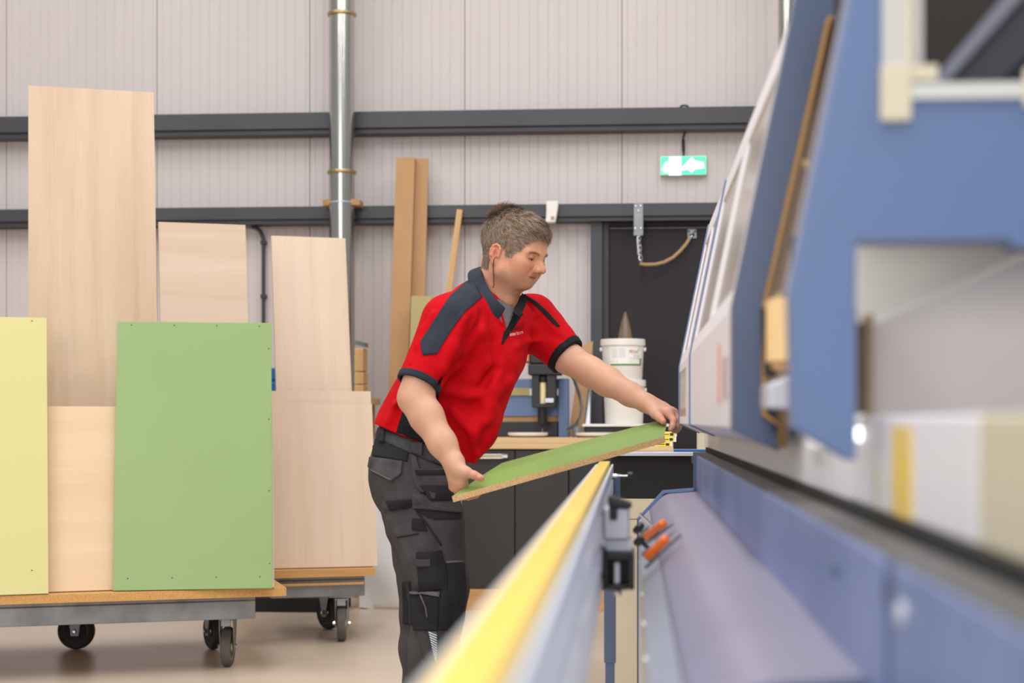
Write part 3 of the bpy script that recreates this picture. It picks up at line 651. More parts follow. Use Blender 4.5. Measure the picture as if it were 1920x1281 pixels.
# ------------------------------------------------------------------ edge banding machine
em = empty('edge_banding_machine', (0.25, 2.4, 0), label='long blue and white edge banding machine filling the right side', cat='machine')
B_, B2, C_, D_, E_ = (0.016, 0.753), (0.042, 0.780), (0.079, 0.819), (0.158, 0.825), (0.158, 0.913)
YA, YZ = 1.12, 4.0
tray = MB()
MB().prism([B_, B2, (B2[0], B2[1] - 0.012), (B_[0] + 0.006, B_[1] - 0.012)], YA, YZ).build('chute_lit_edge', M['alu_white'], em)  # paler colour paints in the light this facet of the cover catches
MB().prism([(B2[0] + 0.0004, B2[1] + 0.0006), (C_[0] - 0.012, C_[1] - 0.0125), (C_[0] - 0.004, C_[1] - 0.0055), (C_[0] + 0.004, C_[1] - 0.0012), (C_[0] + 0.014, C_[1] + 0.0008), (D_[0], D_[1]), (D_[0], D_[1] - 0.012), (C_[0] + 0.006, C_[1] - 0.012), (B2[0] + 0.006, B2[1] - 0.012)], YA, YZ).build('chute_cover', M['lav'], em, smooth=True)
MB().box(B_[0], B_[0] + 0.004, YA, YZ, 0.06, B_[1] - 0.001).build('chute_skirt', M['alu_white'], em)
plate = [(0.012, 0.30), (0.012, 0.757), (0.075, 0.826), (0.150, 0.832), (0.150, 0.914), (0.182, 0.914), (0.182, 0.30)]
MB().prism(plate, YZ, YZ + 0.006).build('end_plate', M['blue_dark'], em, bevel=0.001)
MB().prism([(0.013, 0.757), (0.0755, 0.8265), (0.150, 0.8325), (0.150, 0.826), (0.0785, 0.820), (0.017, 0.753)], YZ - 0.03, YZ).build('end_rim', M['blue'], em)
MB().prism([(0.05, 0.30), (0.05, 0.775), (0.079, 0.818), (0.158, 0.8245), (0.158, 0.30)], YA - 0.012, YA).build('end_plate', M['blue_dark'], em, bevel=0.001)
# fixing screws along the lower edge of the cover
for yy in (1.5, 1.75, 2.05, 2.4, 2.95, 3.4):
    MB().lathe([(0.004, 0), (0.004, 0.002), (0.002, 0.003)], (0.0155, yy, 0.742), (-1, 0, 0), 10).build('screw', M['chrome'], em)
# blue side panels below the conveyor
MB().box(0.158, 0.168, 1.045, YZ, 0.80, 0.912).build('side_panel', M['blue_panel'], em, bevel=0.002)
MB().box(0.158, 0.168, 0.42, 1.005, 0.30, 0.912).build('side_panel', M['blue_panel'], em, bevel=0.002)
MB().box(0.162, 0.168, 1.0, 1.05, 0.30, 0.91).build('panel_joint', M['blue_dark'], em)
MB().lathe([(0.008, 0), (0.008, 0.002), (0.005, 0.004)], (0.158, 0.965, 0.886), (-1, 0, 0), 14).build('screw', M['alu_white'], em)
MB().lathe([(0.006, 0), (0.006, 0.002), (0.004, 0.003)], (0.158, 1.27, 0.884), (-1, 0, 0), 14).build('screw', M['blue_dark'], em)
MB().box(0.168, 0.63, 0.42, YZ, 0.05, 0.88).build('machine_body', M['mac_white'], em)
MB().box(0.631, 0.98, 0.42, 4.36, 0.05, 1.56).build('rear_housing', M['mac_white'], em, bevel=0.01)
MB().box(0.24, 0.63, 0.42, YZ, 0.881, 0.9205).build('machine_bed', M['dark'], em)
# conveyor chain
bl = MB()
for i in range(150):
    y0 = 0.45 + i * 0.0262
    bl.box(0.163, 0.1975, y0, y0 + 0.0225, 0.9005, 0.913)
tag(bl.build('conveyor_pads', M['belt'], em), kind='stuff')
MB().box(0.160, 0.215, 0.45, 4.42, 0.884, 0.900).build('conveyor_track', M['dark'], em)
MB().box(0.1985, 0.204, 0.45, 4.42, 0.9005, 0.925).build('gap_shade_strip', M['black_hole'], em)  # black strip painted in as the shade under the white guards
# white lower guards along the conveyor
for y0, y1, mt, z0 in ((2.62, 4.62, M['mac_white'], 0.922), (1.56, 2.615, M['mac_white'], 0.922), (0.985, 1.555, M['mac_white'], 0.924), (0.50, 0.98, M['cream'], 0.924)):
    MB().box(0.2045, 0.24, y0, y1, z0, 1.003).build('guard_panel', mt, em, bevel=0.003)
MB().box(0.2035, 0.2045, 1.205, 1.295, 0.926, 0.995).build('yellow_tape', M['yellow'], em)
MB().box(0.2035, 0.2045, 1.36, 1.39, 0.926, 0.96).build('cream_tape', M['foam'], em)
disc_glow_m = mat('glowing_white', (1, 1, 1, 1), 0.3, emit=(0.95, 1, 1, 1), emit_s=3.5)
MB().lathe([(0.0062, 0), (0.0062, 0.003), (0.004, 0.0055)], (0.2045, 1.475, 0.987), (-1, 0, 0), 16).build('glowing_disc', disc_glow_m, em, smooth=True)  # white disc given emission, makes a small bright round spot
MB().lathe([(0.004, 0), (0.004, 0.003)], (0.2045, 2.08, 0.983), (-1, 0, 0), 12).build('screw', M['dark'], em)
# hoods: ribs (gable plates) and panels between them
P0, P1, K_, T_ = (0.180, 0.9655), (0.127, 0.990), (0.127, 1.14), (0.205, 1.519)
outer = [P0, P1, K_, T_, (0.46, 1.519), (0.46, 0.9655)]
def inset(poly, d):
    return [(P0[0] + 0.0, P0[1] + d * 0.3), (P1[0] + d, P1[1] + d * 0.6), (K_[0] + d, K_[1] - d * 0.1), (T_[0] + d * 1.05, T_[1] - d), (0.46, 1.519 - d), (0.46, P0[1] + d * 0.3)]
def frame_ring(a, b, y0, y1):
    n = len(a); vs = [(x, y0, z) for x, z in a] + [(x, y0, z) for x, z in b] + [(x, y1, z) for x, z in a] + [(x, y1, z) for x, z in b]; fs = []
    for i in range(n - 1):
        j = i + 1
        fs += [(i, j, n + j, n + i), (2 * n + i, 3 * n + i, 3 * n + j, 2 * n + j), (i, 2 * n + i, 2 * n + j, j), (n + i, n + j, 3 * n + j, 3 * n + i)]
    fs += [(0, n, 3 * n, 2 * n), (n - 1, 3 * n - 1, 4 * n - 1, 2 * n - 1) if False else (n - 1, 3 * n - 1, 4 * n - 1, 2 * n - 1)]
    return MB().add(vs, fs)
def grow(d): return [(P0[0], P0[1] - d), (P1[0] - d, P1[1] - d), (K_[0] - d, K_[1]), (T_[0] - d, T_[1] + d), (0.46, 1.519 + d)]
pane = mat('tinted_acrylic', lin(232, 212, 190), 0.12, alpha=0.55, spec=0.6)
pane2 = mat('pale_acrylic', lin(226, 214, 204), 0.15, alpha=0.6, spec=0.6)
def seg(p, q, y0, y1, thick, mb=None):
    """panel along a profile edge p->q between y0 and y1"""
    mb = mb or MB(); d = np.array(q) - np.array(p); n = np.array([d[1], -d[0]]); n /= np.linalg.norm(n)
    n = n if n[0] < 0 or (abs(n[0]) < 1e-6 and n[1] < 0) else -n
    pi, qi = np.array(p) - n * thick, np.array(q) - n * thick
    return mb.prism([tuple(p), tuple(q), tuple(qi), tuple(pi)], y0, y1)
def lerp(p, q, t): return (p[0] + (q[0] - p[0]) * t, p[1] + (q[1] - p[1]) * t)
def hood(y0, y1, lower_window=False, cols=((0.06, 0.94),)):
    e = 0.002
    seg(P0, P1, y0 + e, y1 - e, 0.004).build('hood_floor_panel', M['mac_white'], em)
    if lower_window:
        L = y1 - y0
        seg(P1, lerp(P1, K_, 0.12), y0 + e, y1 - e, 0.004).build('hood_lower_panel', M['mac_white'], em)
        seg(lerp(P1, K_, 0.12), lerp(P1, K_, 0.9), y0 + e, y0 + L * 0.35, 0.004).build('hood_lower_panel', M['mac_white'], em)
        seg(lerp(P1, K_, 0.12), lerp(P1, K_, 0.9), y0 + L * 0.35, y1 - e, 0.004).build('hood_window', pane, em)
        seg(lerp(P1, K_, 0.9), K_, y0 + e, y1 - e, 0.004).build('hood_lower_panel', M['mac_white'], em)
    else:
        seg(P1, K_, y0 + e, y1 - e, 0.004).build('hood_lower_panel', M['mac_white'], em, bevel=0.001)
    # sloping face: frame bars around recessed windows
    t0, t1 = 0.09, 0.86
    seg(K_, lerp(K_, T_, t0), y0 + e, y1 - e, 0.008).build('hood_frame_bar', M['mac_white'], em, bevel=0.001)
    seg(lerp(K_, T_, t1), T_, y0 + e, y1 - e, 0.008).build('hood_frame_bar', M['mac_white'], em, bevel=0.001)
    L = y1 - y0; edges = [0.0] + [v for c in cols for v in c] + [1.0]
    for i in range(0, len(edges), 2):
        seg(lerp(K_, T_, t0), lerp(K_, T_, t1), y0 + max(e, L * edges[i]), y0 + min(L - e, L * edges[i + 1]), 0.008).build('hood_frame_bar', M['mac_white'], em, bevel=0.001)
    for a, b in cols:
        off = 0.004
        seg((lerp(K_, T_, t0)[0] + off, lerp(K_, T_, t0)[1]), (lerp(K_, T_, t1)[0] + off, lerp(K_, T_, t1)[1]), y0 + L * a, y0 + L * b, 0.003).build('hood_window', pane2, em)
    MB().box(T_[0], 0.46, y0 + e, y1 - e, 1.522, 1.519).build('hood_roof', M['mac_white'], em, bevel=0.001)
    MB().box(0.30, 0.31, y0 + e, y1 - e, 1.004, 1.52).build('inner_wall', M['grey'], em)
    for yy in np.linspace(y0 + 0.2, y1 - 0.2, 3):      # units working behind the windows
        MB().box(0.225, 0.295, yy - 0.09, yy + 0.09, 1.005, 1.24).build('inner_unit', M['foam'], em, bevel=0.006)
        MB().box(0.235, 0.29, yy - 0.05, yy + 0.05, 1.2405, 1.40).build('inner_motor', M['grey'], em, bevel=0.006)
hood(3.575, 4.365, True, ((0.05, 0.46), (0.54, 0.95)))
hood(2.05, 3.555, False, ((0.08, 0.46), (0.54, 0.95)))
def rib(y0, y1, d, w, m_):
    a, b = grow(d), [(P0[0], P0[1] + w * 0.8), (P1[0] + w, P1[1] + w * 0.5), (K_[0] + w, K_[1] - w * 0.1), (T_[0] + w, T_[1] - w), (0.46, 1.519 - w)]
    return frame_ring(a, b, y0, y1).build('hood_rib', m_, em, bevel=0.001)
rib(4.365, 4.375, 0.003, 0.03, M['blue']); rib(3.555, 3.575, 0.003, 0.02, M['blue']); rib(2.005, 2.05, 0.004, 0.031, M['blue_dark'])
# brown seal along the inner edge of the open hood end, and its bulkhead
w = 0.031
a = [(P0[0], P0[1] + w * 0.8), (P1[0] + w, P1[1] + w * 0.5), (K_[0] + w, K_[1] - w * 0.1), (T_[0] + w, T_[1] - w), (0.46, 1.519 - w)]
w2 = 0.0345
b = [(P0[0], P0[1] + w2 * 0.8), (P1[0] + w2, P1[1] + w2 * 0.55), (K_[0] + w2, K_[1] - w2 * 0.1), (T_[0] + w2, T_[1] - w2), (0.46, 1.519 - w2)]
frame_ring(a, b, 1.985, 2.045).build('seal', M['foam_brown'], em)
MB().prism([(0.178, 0.99), (0.166, 1.006), (0.166, 1.14), (0.243, 1.49), (0.3, 1.49), (0.3, 0.99)], 2.05, 2.055).build('bulkhead', mat('tan_bulkhead', lin(186, 166, 146), 0.6), em)
MB().box(0.176, 0.186, 1.97, 2.05, 0.966, 1.02).build('brown_gasket', mat('dark_brown_gasket', lin(104, 76, 30), 0.6), em)
MB().box(0.17, 0.18, 2.0, 2.05, 0.985, 1.025).build('blue_tab', mat('navy_tab', lin(30, 44, 76), 0.5), em)
MB().box(0.150, 0.178, 1.78, 1.84, 1.064, 1.132).build('pine_block', mat('planed_pine', lin(244, 206, 146), 0.5), em, bevel=0.001)
MB().box(0.155, 0.172, 1.79, 1.83, 1.056, 1.0635).build('pine_wedge', M['pine'], em)
MB().hexa([(0.146, 1.76, 1.012), (0.19, 1.76, 1.010), (0.19, 1.86, 1.010), (0.146, 1.86, 1.012), (0.146, 1.76, 1.038), (0.19, 1.76, 1.0555), (0.19, 1.86, 1.0555), (0.146, 1.86, 1.038)]).build('pressure_shoe', M['alu_white'], em, bevel=0.003)
MB().tube([(0.155, 1.9, 1.13), (0.160, 1.9, 1.05)], 0.007, 10).build('dark_rod', M['dark'], em)
MB().box(0.19, 0.21, 1.95, 1.98, 1.16, 1.22).build('dark_sensor', M['dark'], em, bevel=0.004)
MB().box(0.232, 0.242, 1.97, 1.995, 1.36, 1.39).build('steel_clip', M['galv'], em, bevel=0.002)
for z in (1.31, 1.15): MB().lathe([(0.005, 0), (0.005, 0.004)], (0.175 + (z - 1.14) * 0.2, 1.985, z), (0, -1, 0), 12).build('brass_screw', M['brass'], em)
# stickers on the hood
MB().box(0.1258, 0.1268, 2.33, 2.42, 1.025, 1.11).build('red_sticker', mat('faded_red_sticker', lin(224, 178, 170), 0.5), em)
MB().box(0.1258, 0.1268, 2.16, 2.29, 1.03, 1.085).build('grey_sticker', mat('faded_grey_sticker', lin(190, 176, 174), 0.5), em)
# big near rib with cut-outs
Y4, Y4b = 1.345, 1.392
XR = 0.62
poly = [(0.178, 0.9665), (0.132, 0.994), (0.130, 1.105), (0.137, 1.14), (0.215, 1.53), (0.2246, 1.60), (0.2246, 1.274), (XR, 1.270), (XR, 1.14), (0.312, 1.14), (0.306, 1.146), (0.183, 1.146), (0.183, 0.9665)]
MB().prism(poly, Y4, Y4b).build('near_rib', M['blue'], em, bevel=0.001)
MB().prism([(0.1295, 1.105), (0.1365, 1.14), (0.2145, 1.53), (0.219, 1.53), (0.141, 1.14), (0.134, 1.105)], Y4b + 0.001, Y4b + 0.012).build('rib_lit_side', mat('lit_side_lavender', lin(186, 184, 200), 0.5), em)  # pale strip paints in the lit side face of the blue rib
MB().box(0.2255, 0.2475, Y4b + 0.013, Y4b + 0.05, 1.29, 1.62).build('window_reveal', M['white'], em)
MB().box(0.2036, 0.2225, Y4 - 0.004, Y4, 1.289, 1.60).build('seal_strip', mat('grey_seal', lin(200, 198, 194), 0.7), em)
MB().box(0.2225, 0.2275, Y4 - 0.004, Y4 + 0.03, 1.289, 1.60).build('seal_strip', M['foam'], em)
MB().box(0.2020, 0.2270, Y4 - 0.006, Y4, 1.243, 1.289).build('seal_corner', M['foam'], em, bevel=0.002)
MB().box(0.2270, 0.2480, Y4 - 0.004, Y4 + 0.03, 1.276, 1.289).build('seal_corner', M['foam'], em)
MB().box(0.2270, 0.60, Y4 - 0.004, Y4, 1.261, 1.274).build('seal_strip', mat('pale_seal', lin(204, 206, 202), 0.7), em)
MB().box(0.3165, 0.335, Y4 - 0.006, Y4, 1.252, 1.285).build('seal_corner', M['foam'], em, bevel=0.002)
MB().box(0.20, 0.62, 1.62, 1.63, 1.2, 1.62).build('cavity_back', mat('dark_cavity', lin(44, 36, 32), 0.7), em)
MB().hexa([(0.245, 1.40, 1.272), (0.300, 1.40, 1.272), (0.300, 1.44, 1.272), (0.245, 1.44, 1.272), (0.375, 1.40, 1.42), (0.45, 1.40, 1.42), (0.45, 1.44, 1.42), (0.375, 1.44, 1.42)]).build('diagonal_arm', mat('graphite_arm', lin(58, 60, 66), 0.4, 0.3), em, bevel=0.004)
MB().hexa([(0.245, 1.385, 1.277), (0.258, 1.385, 1.277), (0.258, 1.40, 1.277), (0.245, 1.40, 1.277), (0.365, 1.385, 1.42), (0.385, 1.385, 1.42), (0.385, 1.40, 1.42), (0.365, 1.40, 1.42)]).build('arm_edge', mat('grey_arm_edge', lin(120, 122, 136), 0.35, 0.4), em)
MB().hexa([(0.305, 1.42, 1.272), (0.36, 1.42, 1.272), (0.36, 1.45, 1.272), (0.305, 1.45, 1.272), (0.42, 1.42, 1.40), (0.5, 1.42, 1.40), (0.5, 1.45, 1.40), (0.42, 1.45, 1.40)]).build('arm_shroud', mat('navy_shroud', lin(44, 50, 66), 0.45), em)
# behind the lower cut-out
MB().box(0.182, 0.62, 1.70, 1.71, 0.97, 1.2).build('rear_panel', mat('cream_white_sheet', lin(240, 238, 230), 0.5), em)
MB().prism([(0.21, 0.985), (0.21, 1.085), (0.255, 1.105), (0.40, 1.17), (0.62, 1.17), (0.62, 0.985)], 1.46, 1.475).build('inner_guard', mat('warm_white_guard', lin(212, 204, 200), 0.45), em, bevel=0.002)
MB().box(0.190, 0.204, 1.44, 1.47, 1.005, 1.085).build('brown_bar', mat('brown_bar', lin(122, 104, 84), 0.6), em)
MB().box(0.2045, 0.2095, 1.43, 1.47, 1.005, 1.092).build('tan_bar', mat('tan_bar', lin(168, 148, 118), 0.6), em)
MB().box(0.186, 0.196, 1.43, 1.45, 1.086, 1.095).build('orange_cap', mat('amber_cap', lin(224, 176, 110), 0.5), em)
# toggle handles on the chute cover
nrm = np.array([-0.72, 0, 0.69]); 
def on_cover(px, py, lift=0.0):
    k = 0.2638 / ((py - 787) + 1.0476 * (px - 1185)); D = k * F_PX
    x, z = (px - 1185) * k, 1 - (py - 787) * k
    return np.array([x, D, z]) + nrm * lift
for (p0, p1, kn, scale_) in (((1229, 1022), (1262, 997), (1212, 1004), 1.0), ((1232, 1064), (1271, 1027), (1216, 1028), 1.0)):
    A, B = on_cover(*p0, 0.016), on_cover(*p1, 0.016); ax = (B - A) / np.linalg.norm(B - A); sd = np.cross(nrm, ax)
    t = bpy.data.objects.new('toggle_clamp', None); C.objects.link(t); t.parent = em; t.location = A - wloc(em)
    def bar(P, Q_, wd, th, name, mt, bev):
        MB().hexa([P - sd * wd, Q_ - sd * wd, Q_ + sd * wd, P + sd * wd, P - sd * wd + nrm * th, Q_ - sd * wd + nrm * th, Q_ + sd * wd + nrm * th, P + sd * wd + nrm * th]).build(name, mt, t, bevel=bev, bseg=3)
    bar(A, B, 0.007, 0.013, 'orange_grip', M['orange'], 0.005)
    bar(A - ax * 0.014 - nrm * 0.006, B + ax * 0.02 - nrm * 0.006, 0.0035, 0.004, 'lever_plate', M['galv'], 0.001)
    kc = on_cover(*kn, 0.014)
    bar(on_cover(p0[0] - 12, p0[1] - 14, 0.0), on_cover(p0[0] + 4, p0[1] - 22, 0.0), 0.008, 0.02, 'clamp_base', M['galv'], 0.003)
    MB().lathe([(0.004, -0.016), (0.004, 0.0), (0.012, 0.002), (0.014, 0.010), (0.010, 0.015)], kc, nrm, 12).build('knob', M['dark'], t, smooth=True)
    bar(kc - ax * 0.012, kc + ax * 0.010, 0.005, 0.014, 'knob_wing', M['dark'], 0.004)
MB().lathe([(0.003, -0.012), (0.003, 0.022)], on_cover(1222, 985, 0.014), nrm, 10).build('threaded_pin', M['chrome'], em)

# ------------------------------------------------------------------ yellow guide rail beside the machine
gr = empty('guide_rail', (-0.065, 2.2, 0), label='yellow topped aluminium guide rail running out of focus toward the camera', cat='rail')
Y0R, Y1R = 0.36, 3.9
pr = [(-0.0865, 0.74), (-0.0865, 0.893), (-0.0815, 0.893), (-0.0815, 0.886), (-0.049, 0.886), (-0.049, 0.893), (-0.0445, 0.893), (-0.0445, 0.868), (-0.050, 0.866), (-0.050, 0.858), (-0.0445, 0.856),
      (-0.0445, 0.826), (-0.052, 0.823), (-0.052, 0.806), (-0.0445, 0.803), (-0.0445, 0.775), (-0.050, 0.772), (-0.050, 0.762), (-0.0445, 0.760), (-0.0445, 0.74)]
MB().prism(pr, Y0R, Y1R).build('aluminium_profile', M['alu'], gr, bevel=0.0006)
MB().box(-0.078, -0.0525, Y0R, Y1R, 0.8865, 0.900).build('yellow_strip', M['yellow'], gr, bevel=0.0015)
MB().box(-0.066, -0.038, 3.84, 3.868, 0.425, 0.739).build('leg', M['blue_dark'], gr, bevel=0.001)
MB().box(-0.063, -0.041, 3.843, 3.865, 0.0, 0.45).build('leg_extension', M['blue_dark'], gr, bevel=0.001)
MB().box(-0.10, -0.01, 3.80, 3.90, 0.0, 0.008).build('foot_plate', M['blue_dark'], gr)
MB().box(-0.0435, -0.028, 3.85, 3.86, 0.70, 0.872).build('bracket', M['blue_dark'], gr)
ys = 3.7; zk = 1 - 105 * ys / F_PX
MB().tube([(-0.044, ys, zk), (-0.010, ys, zk)], 0.0022, 10).build('clamp_screw', M['chrome'], gr, smooth=True)
MB().tube([(-0.0445, ys, zk), (-0.034, ys, zk)], 0.005, 10).build('screw_nut', M['chrome'], gr, smooth=True)
MB().tube([(-0.010, ys, zk + 0.002), (0.002, ys, zk + 0.002)], 0.007, 14).build('screw_knob', M['dark'], gr, smooth=True, bevel=0.001)
cl = bpy.data.objects.new('stop_clamp', None); C.objects.link(cl); cl.parent = gr; cl.location = np.array([-0.022, 2.5, 0.80]) - wloc(gr)
MB().box(-0.044, -0.004, 2.46, 2.56, 0.818, 0.866).build('clamp_block', M['alu_white'], cl, bevel=0.003)
MB().box(-0.040, 0.000, 2.47, 2.55, 0.800, 0.818).build('clamp_jaw', M['alu'], cl, bevel=0.002)
for x0, x1 in ((-0.046, -0.036), (-0.006, 0.004)): MB().box(x0, x1, 2.44, 2.56, 0.744, 0.8).build('housing_side', M['dark'], cl, bevel=0.003)
MB().box(-0.036, -0.006, 2.44, 2.56, 0.744, 0.752).build('housing_side', M['dark'], cl); MB().box(-0.036, -0.006, 2.44, 2.56, 0.790, 0.8).build('housing_side', M['dark'], cl)
MB().box(-0.036, -0.006, 2.49, 2.54, 0.752, 0.790).build('housing_core', M['dark'], cl)
MB().box(-0.027, -0.018, 2.455, 2.49, 0.752, 0.785).build('slide_bolt', M['alu'], cl, bevel=0.002)
MB().lathe([(0.006, 0), (0.006, 0.006), (0.003, 0.012)], (-0.021, 2.47, 0.733), n=12).build('set_screw', M['chrome'], cl)
MB().box(-0.034, -0.022, 2.455, 2.49, 0.848, 0.872).build('lever_stem', M['dark'], cl, bevel=0.002)
MB().hexa([(-0.036, 2.45, 0.868), (0.0, 2.45, 0.866), (0.0, 2.5, 0.866), (-0.036, 2.5, 0.868), (-0.036, 2.45, 0.886), (0.0, 2.45, 0.874), (0.0, 2.5, 0.874), (-0.036, 2.5, 0.886)]).build('lever', M['dark'], cl, bevel=0.004)

# ------------------------------------------------------------------ feed table at the far end of the machine
YQ = 5.1
ft = empty('feed_table', (0.12, YQ + 0.25, 0), label='aluminium topped feed table with black front beyond the end of the machine', cat='table')
zt_ = 1 - 58 * YQ / F_PX; zt2 = 1 - 68 * YQ / F_PX
x0, x1 = -0.062, 0.40
MB().box(x0, x1, YQ, YQ + 0.6, zt2, zt2 + 0.011).build('table_top', M['alu_white'], ft, bevel=0.001)
zb1 = 1 - 148 * YQ / F_PX; zb2 = 1 - 187 * YQ / F_PX
MB().box(x0 - 0.005, x1, YQ + 0.02, YQ + 0.55, zb1, zt2 - 0.001).build('black_front', M['black_hole'], ft)
MB().box(x0, x1, YQ + 0.01, YQ + 0.55, zb2 + 0.001, zb1 - 0.001).build('cream_panel', M['cream'], ft, bevel=0.001)
MB().box(x0, x1, YQ + 0.01, YQ + 0.55, 0.06, zb2 - 0.001).build('cream_panel', M['cream'], ft, bevel=0.001)
MB().box(x0, x1, YQ + 0.05, YQ + 0.55, 0.0, 0.059).build('kick_plate', M['dark'], ft)
xx0, xx1 = (1310 - 1185) * YQ / F_PX, (1345 - 1185) * YQ / F_PX
MB().box(xx0, 0.36, YQ + 0.1, YQ + 0.2, zt2 + 0.0115, 1 - 22 * YQ / F_PX).build('feed_block', M['cream'], ft, bevel=0.004)
MB().box(0.225, 0.275, YQ - 0.002, YQ, zt2 - 0.02, zt2 - 0.002).build('yellow_sticker', M['yellow'], ft)
MB().tube([((1262 - 1185) * 5.2 / F_PX, YQ + 0.07, zt2 + 0.016), ((1322 - 1185) * 5.2 / F_PX, YQ + 0.07, zt2 + 0.016)], 0.004, 8).build('blue_pencil', M['blue_tool'], label='blue pencil lying on the feed table', cat='pencil', smooth=True)

# offcut and printed boxes lying on the feed table
yb = 5.34; zt3 = zt2 + 0.0115
a, b = W(1176, 838, yb), W(1262, 838, yb)
MB().box(a[0], b[0], yb - 0.02, yb + 0.12, zt3, a[2] - 0.0005).build('pine_offcut', M['pine_x'], label='flat pine offcut on the feed table under the yellow boxes', cat='offcut', bevel=0.001)
yp = mat('yellow_print', lin(236, 214, 20), 0.4)
for k, (x0, x1, y0, y1) in enumerate(((1228, 1261, 829, 838), (1240, 1268, 819.5, 828.8), (1238, 1269, 810, 819.3))):
    c0, c1 = W(x0, y0, yb), W(x1, y1, yb)
    t = empty('abrasive_box', ((c0[0] + c1[0]) / 2, yb, c1[2]), label=['bottom', 'middle', 'top'][k] + ' yellow printed box of the small stack beside the left hand', cat='box', group='white and yellow boxes')
    MB().box(c0[0], c1[0], yb, yb + 0.08, c1[2], c0[2]).build('carton', M['white'], t, bevel=0.0008)
    MB().box(c0[0] + 0.001, c1[0] - 0.006, yb - 0.0006, yb, c1[2] + 0.002, c0[2] - 0.0015).build('yellow_band', yp, t)
    MB().box(c1[0] - 0.022, c1[0] - 0.011, yb - 0.0012, yb - 0.0006, c1[2] + 0.004, c0[2] - 0.004).build('black_print', M['dark'], t)
    MB().box(c0[0] + 0.006, c1[0] - 0.025, yb - 0.0012, yb - 0.0006, c1[2] + 0.007, c1[2] + 0.009).build('black_print', M['dark'], t)
# ------------------------------------------------------------------ signed-distance modelling for the figure
class Field:
    def __init__(s, lo, hi, h):
        s.lo = np.array(lo, float); s.h = h; s.n = np.ceil((np.array(hi) - s.lo) / h).astype(int) + 1
        s.F = np.full(s.n, 0.5, np.float32)
    def sub_grid(s, lo, hi):
        a = np.clip(np.floor((np.array(lo) - s.lo) / s.h).astype(int), 0, s.n - 1); b = np.clip(np.ceil((np.array(hi) - s.lo) / s.h).astype(int) + 1, 0, s.n)
        if np.any(b <= a): return None, None
        sl = tuple(slice(i, j) for i, j in zip(a, b))
        ax = [(s.lo[i] + s.h * np.arange(a[i], b[i])).astype(np.float32) for i in range(3)]
        return sl, np.stack(np.meshgrid(*ax, indexing='ij'), -1)
    def put(s, prim, k=0.01, mode='add'):
        lo, hi, fn = prim; pad = max(k, 0.012) + 2 * s.h
        sl, P = s.sub_grid(lo - pad, hi + pad)
        if sl is None: return s
        d = fn(P); F = s.F[sl]
        if mode == 'add':
            hh = np.clip(0.5 + 0.5 * (F - d) / k, 0, 1); s.F[sl] = F + (d - F) * hh - k * hh * (1 - hh)
        elif mode == 'cut':
            d = -d; hh = np.clip(0.5 - 0.5 * (F - d) / k, 0, 1); s.F[sl] = F + (d - F) * hh + k * hh * (1 - hh)
        elif mode == 'and':
            s.F[sl] = np.maximum(F, d)
        return s
    def points(s):
        ax = [(s.lo[i] + s.h * np.arange(s.n[i])).astype(np.float32) for i in range(3)]
        return np.stack(np.meshgrid(*ax, indexing='ij'), -1)
    def cut_plane(s, p, n):          # keeps the side the normal points away from
        n = np.array(n, float); n /= np.linalg.norm(n)
        ax = [s.lo[i] + s.h * np.arange(s.n[i]) - p[i] for i in range(3)]
        d = (ax[0] * n[0])[:, None, None] + (ax[1] * n[1])[None, :, None] + (ax[2] * n[2])[None, None, :]
        s.F = np.maximum(s.F, d.astype(np.float32)); return s
    def copy(s):
        c = Field.__new__(Field); c.lo, c.h, c.n, c.F = s.lo, s.h, s.n, s.F.copy(); return c
    def mesh(s):
        F = s.F; S = F < 0; h = s.h
        c = [S[i:F.shape[0] - 1 + i, j:F.shape[1] - 1 + j, k:F.shape[2] - 1 + k] for i in (0, 1) for j in (0, 1) for k in (0, 1)]
        cnt = sum(x.astype(np.int8) for x in c); act = (cnt > 0) & (cnt < 8)
        I = np.argwhere(act); idx = np.full(act.shape, -1, np.int64); idx[act] = np.arange(len(I))
        acc = np.zeros((len(I), 3)); num = np.zeros(len(I))
        for ax in range(3):
            o1, o2 = [a for a in range(3) if a != ax]
            for u in (0, 1):
                for v in (0, 1):
                    d = np.zeros(3, int); d[o1] = u; d[o2] = v; e = d.copy(); e[ax] = 1
                    A = F[tuple((I + d).T)]; B = F[tuple((I + e).T)]; m_ = (A < 0) != (B < 0)
                    t = np.where(m_, A / np.where(m_, A - B, 1), 0)
                    p = np.tile(d, (len(I), 1)).astype(float); p[:, ax] += t
                    acc += p * m_[:, None]; num += m_
        V = s.lo + (I + acc / num[:, None]) * h
        faces = []
        for ax in range(3):
            o1, o2 = (ax + 1) % 3, (ax + 2) % 3
            sl0 = [slice(1, -1)] * 3; sl0[ax] = slice(0, -1); sl1 = list(sl0); sl1[ax] = slice(1, None)
            A, B = S[tuple(sl0)], S[tuple(sl1)]; E = np.argwhere(A != B); base = E.copy(); base[:, o1] += 1; base[:, o2] += 1
            flip = A[tuple(E.T)]
            q = []
            for du, dv in ((1, 1), (0, 1), (0, 0), (1, 0)):
                cc = base.copy(); cc[:, o1] -= du; cc[:, o2] -= dv; q.append(idx[tuple(cc.T)])
            q = np.stack(q, 1); q[~flip] = q[~flip][:, ::-1]; faces.append(q)
        Fc = np.concatenate(faces); Fc = Fc[(Fc >= 0).all(1)]
        return V, Fc
def cone(a, b, ra, rb):
    a, b = np.array(a, np.float32), np.array(b, np.float32); r = max(ra, rb); ab = b - a; L = float(ab @ ab) + 1e-12
    def fn(P):
        t = np.clip(((P - a) @ ab) / L, 0, 1); return np.linalg.norm(P - a - t[..., None] * ab, axis=-1) - (ra + (rb - ra) * t)
    return np.minimum(a, b) - r, np.maximum(a, b) + r, fn
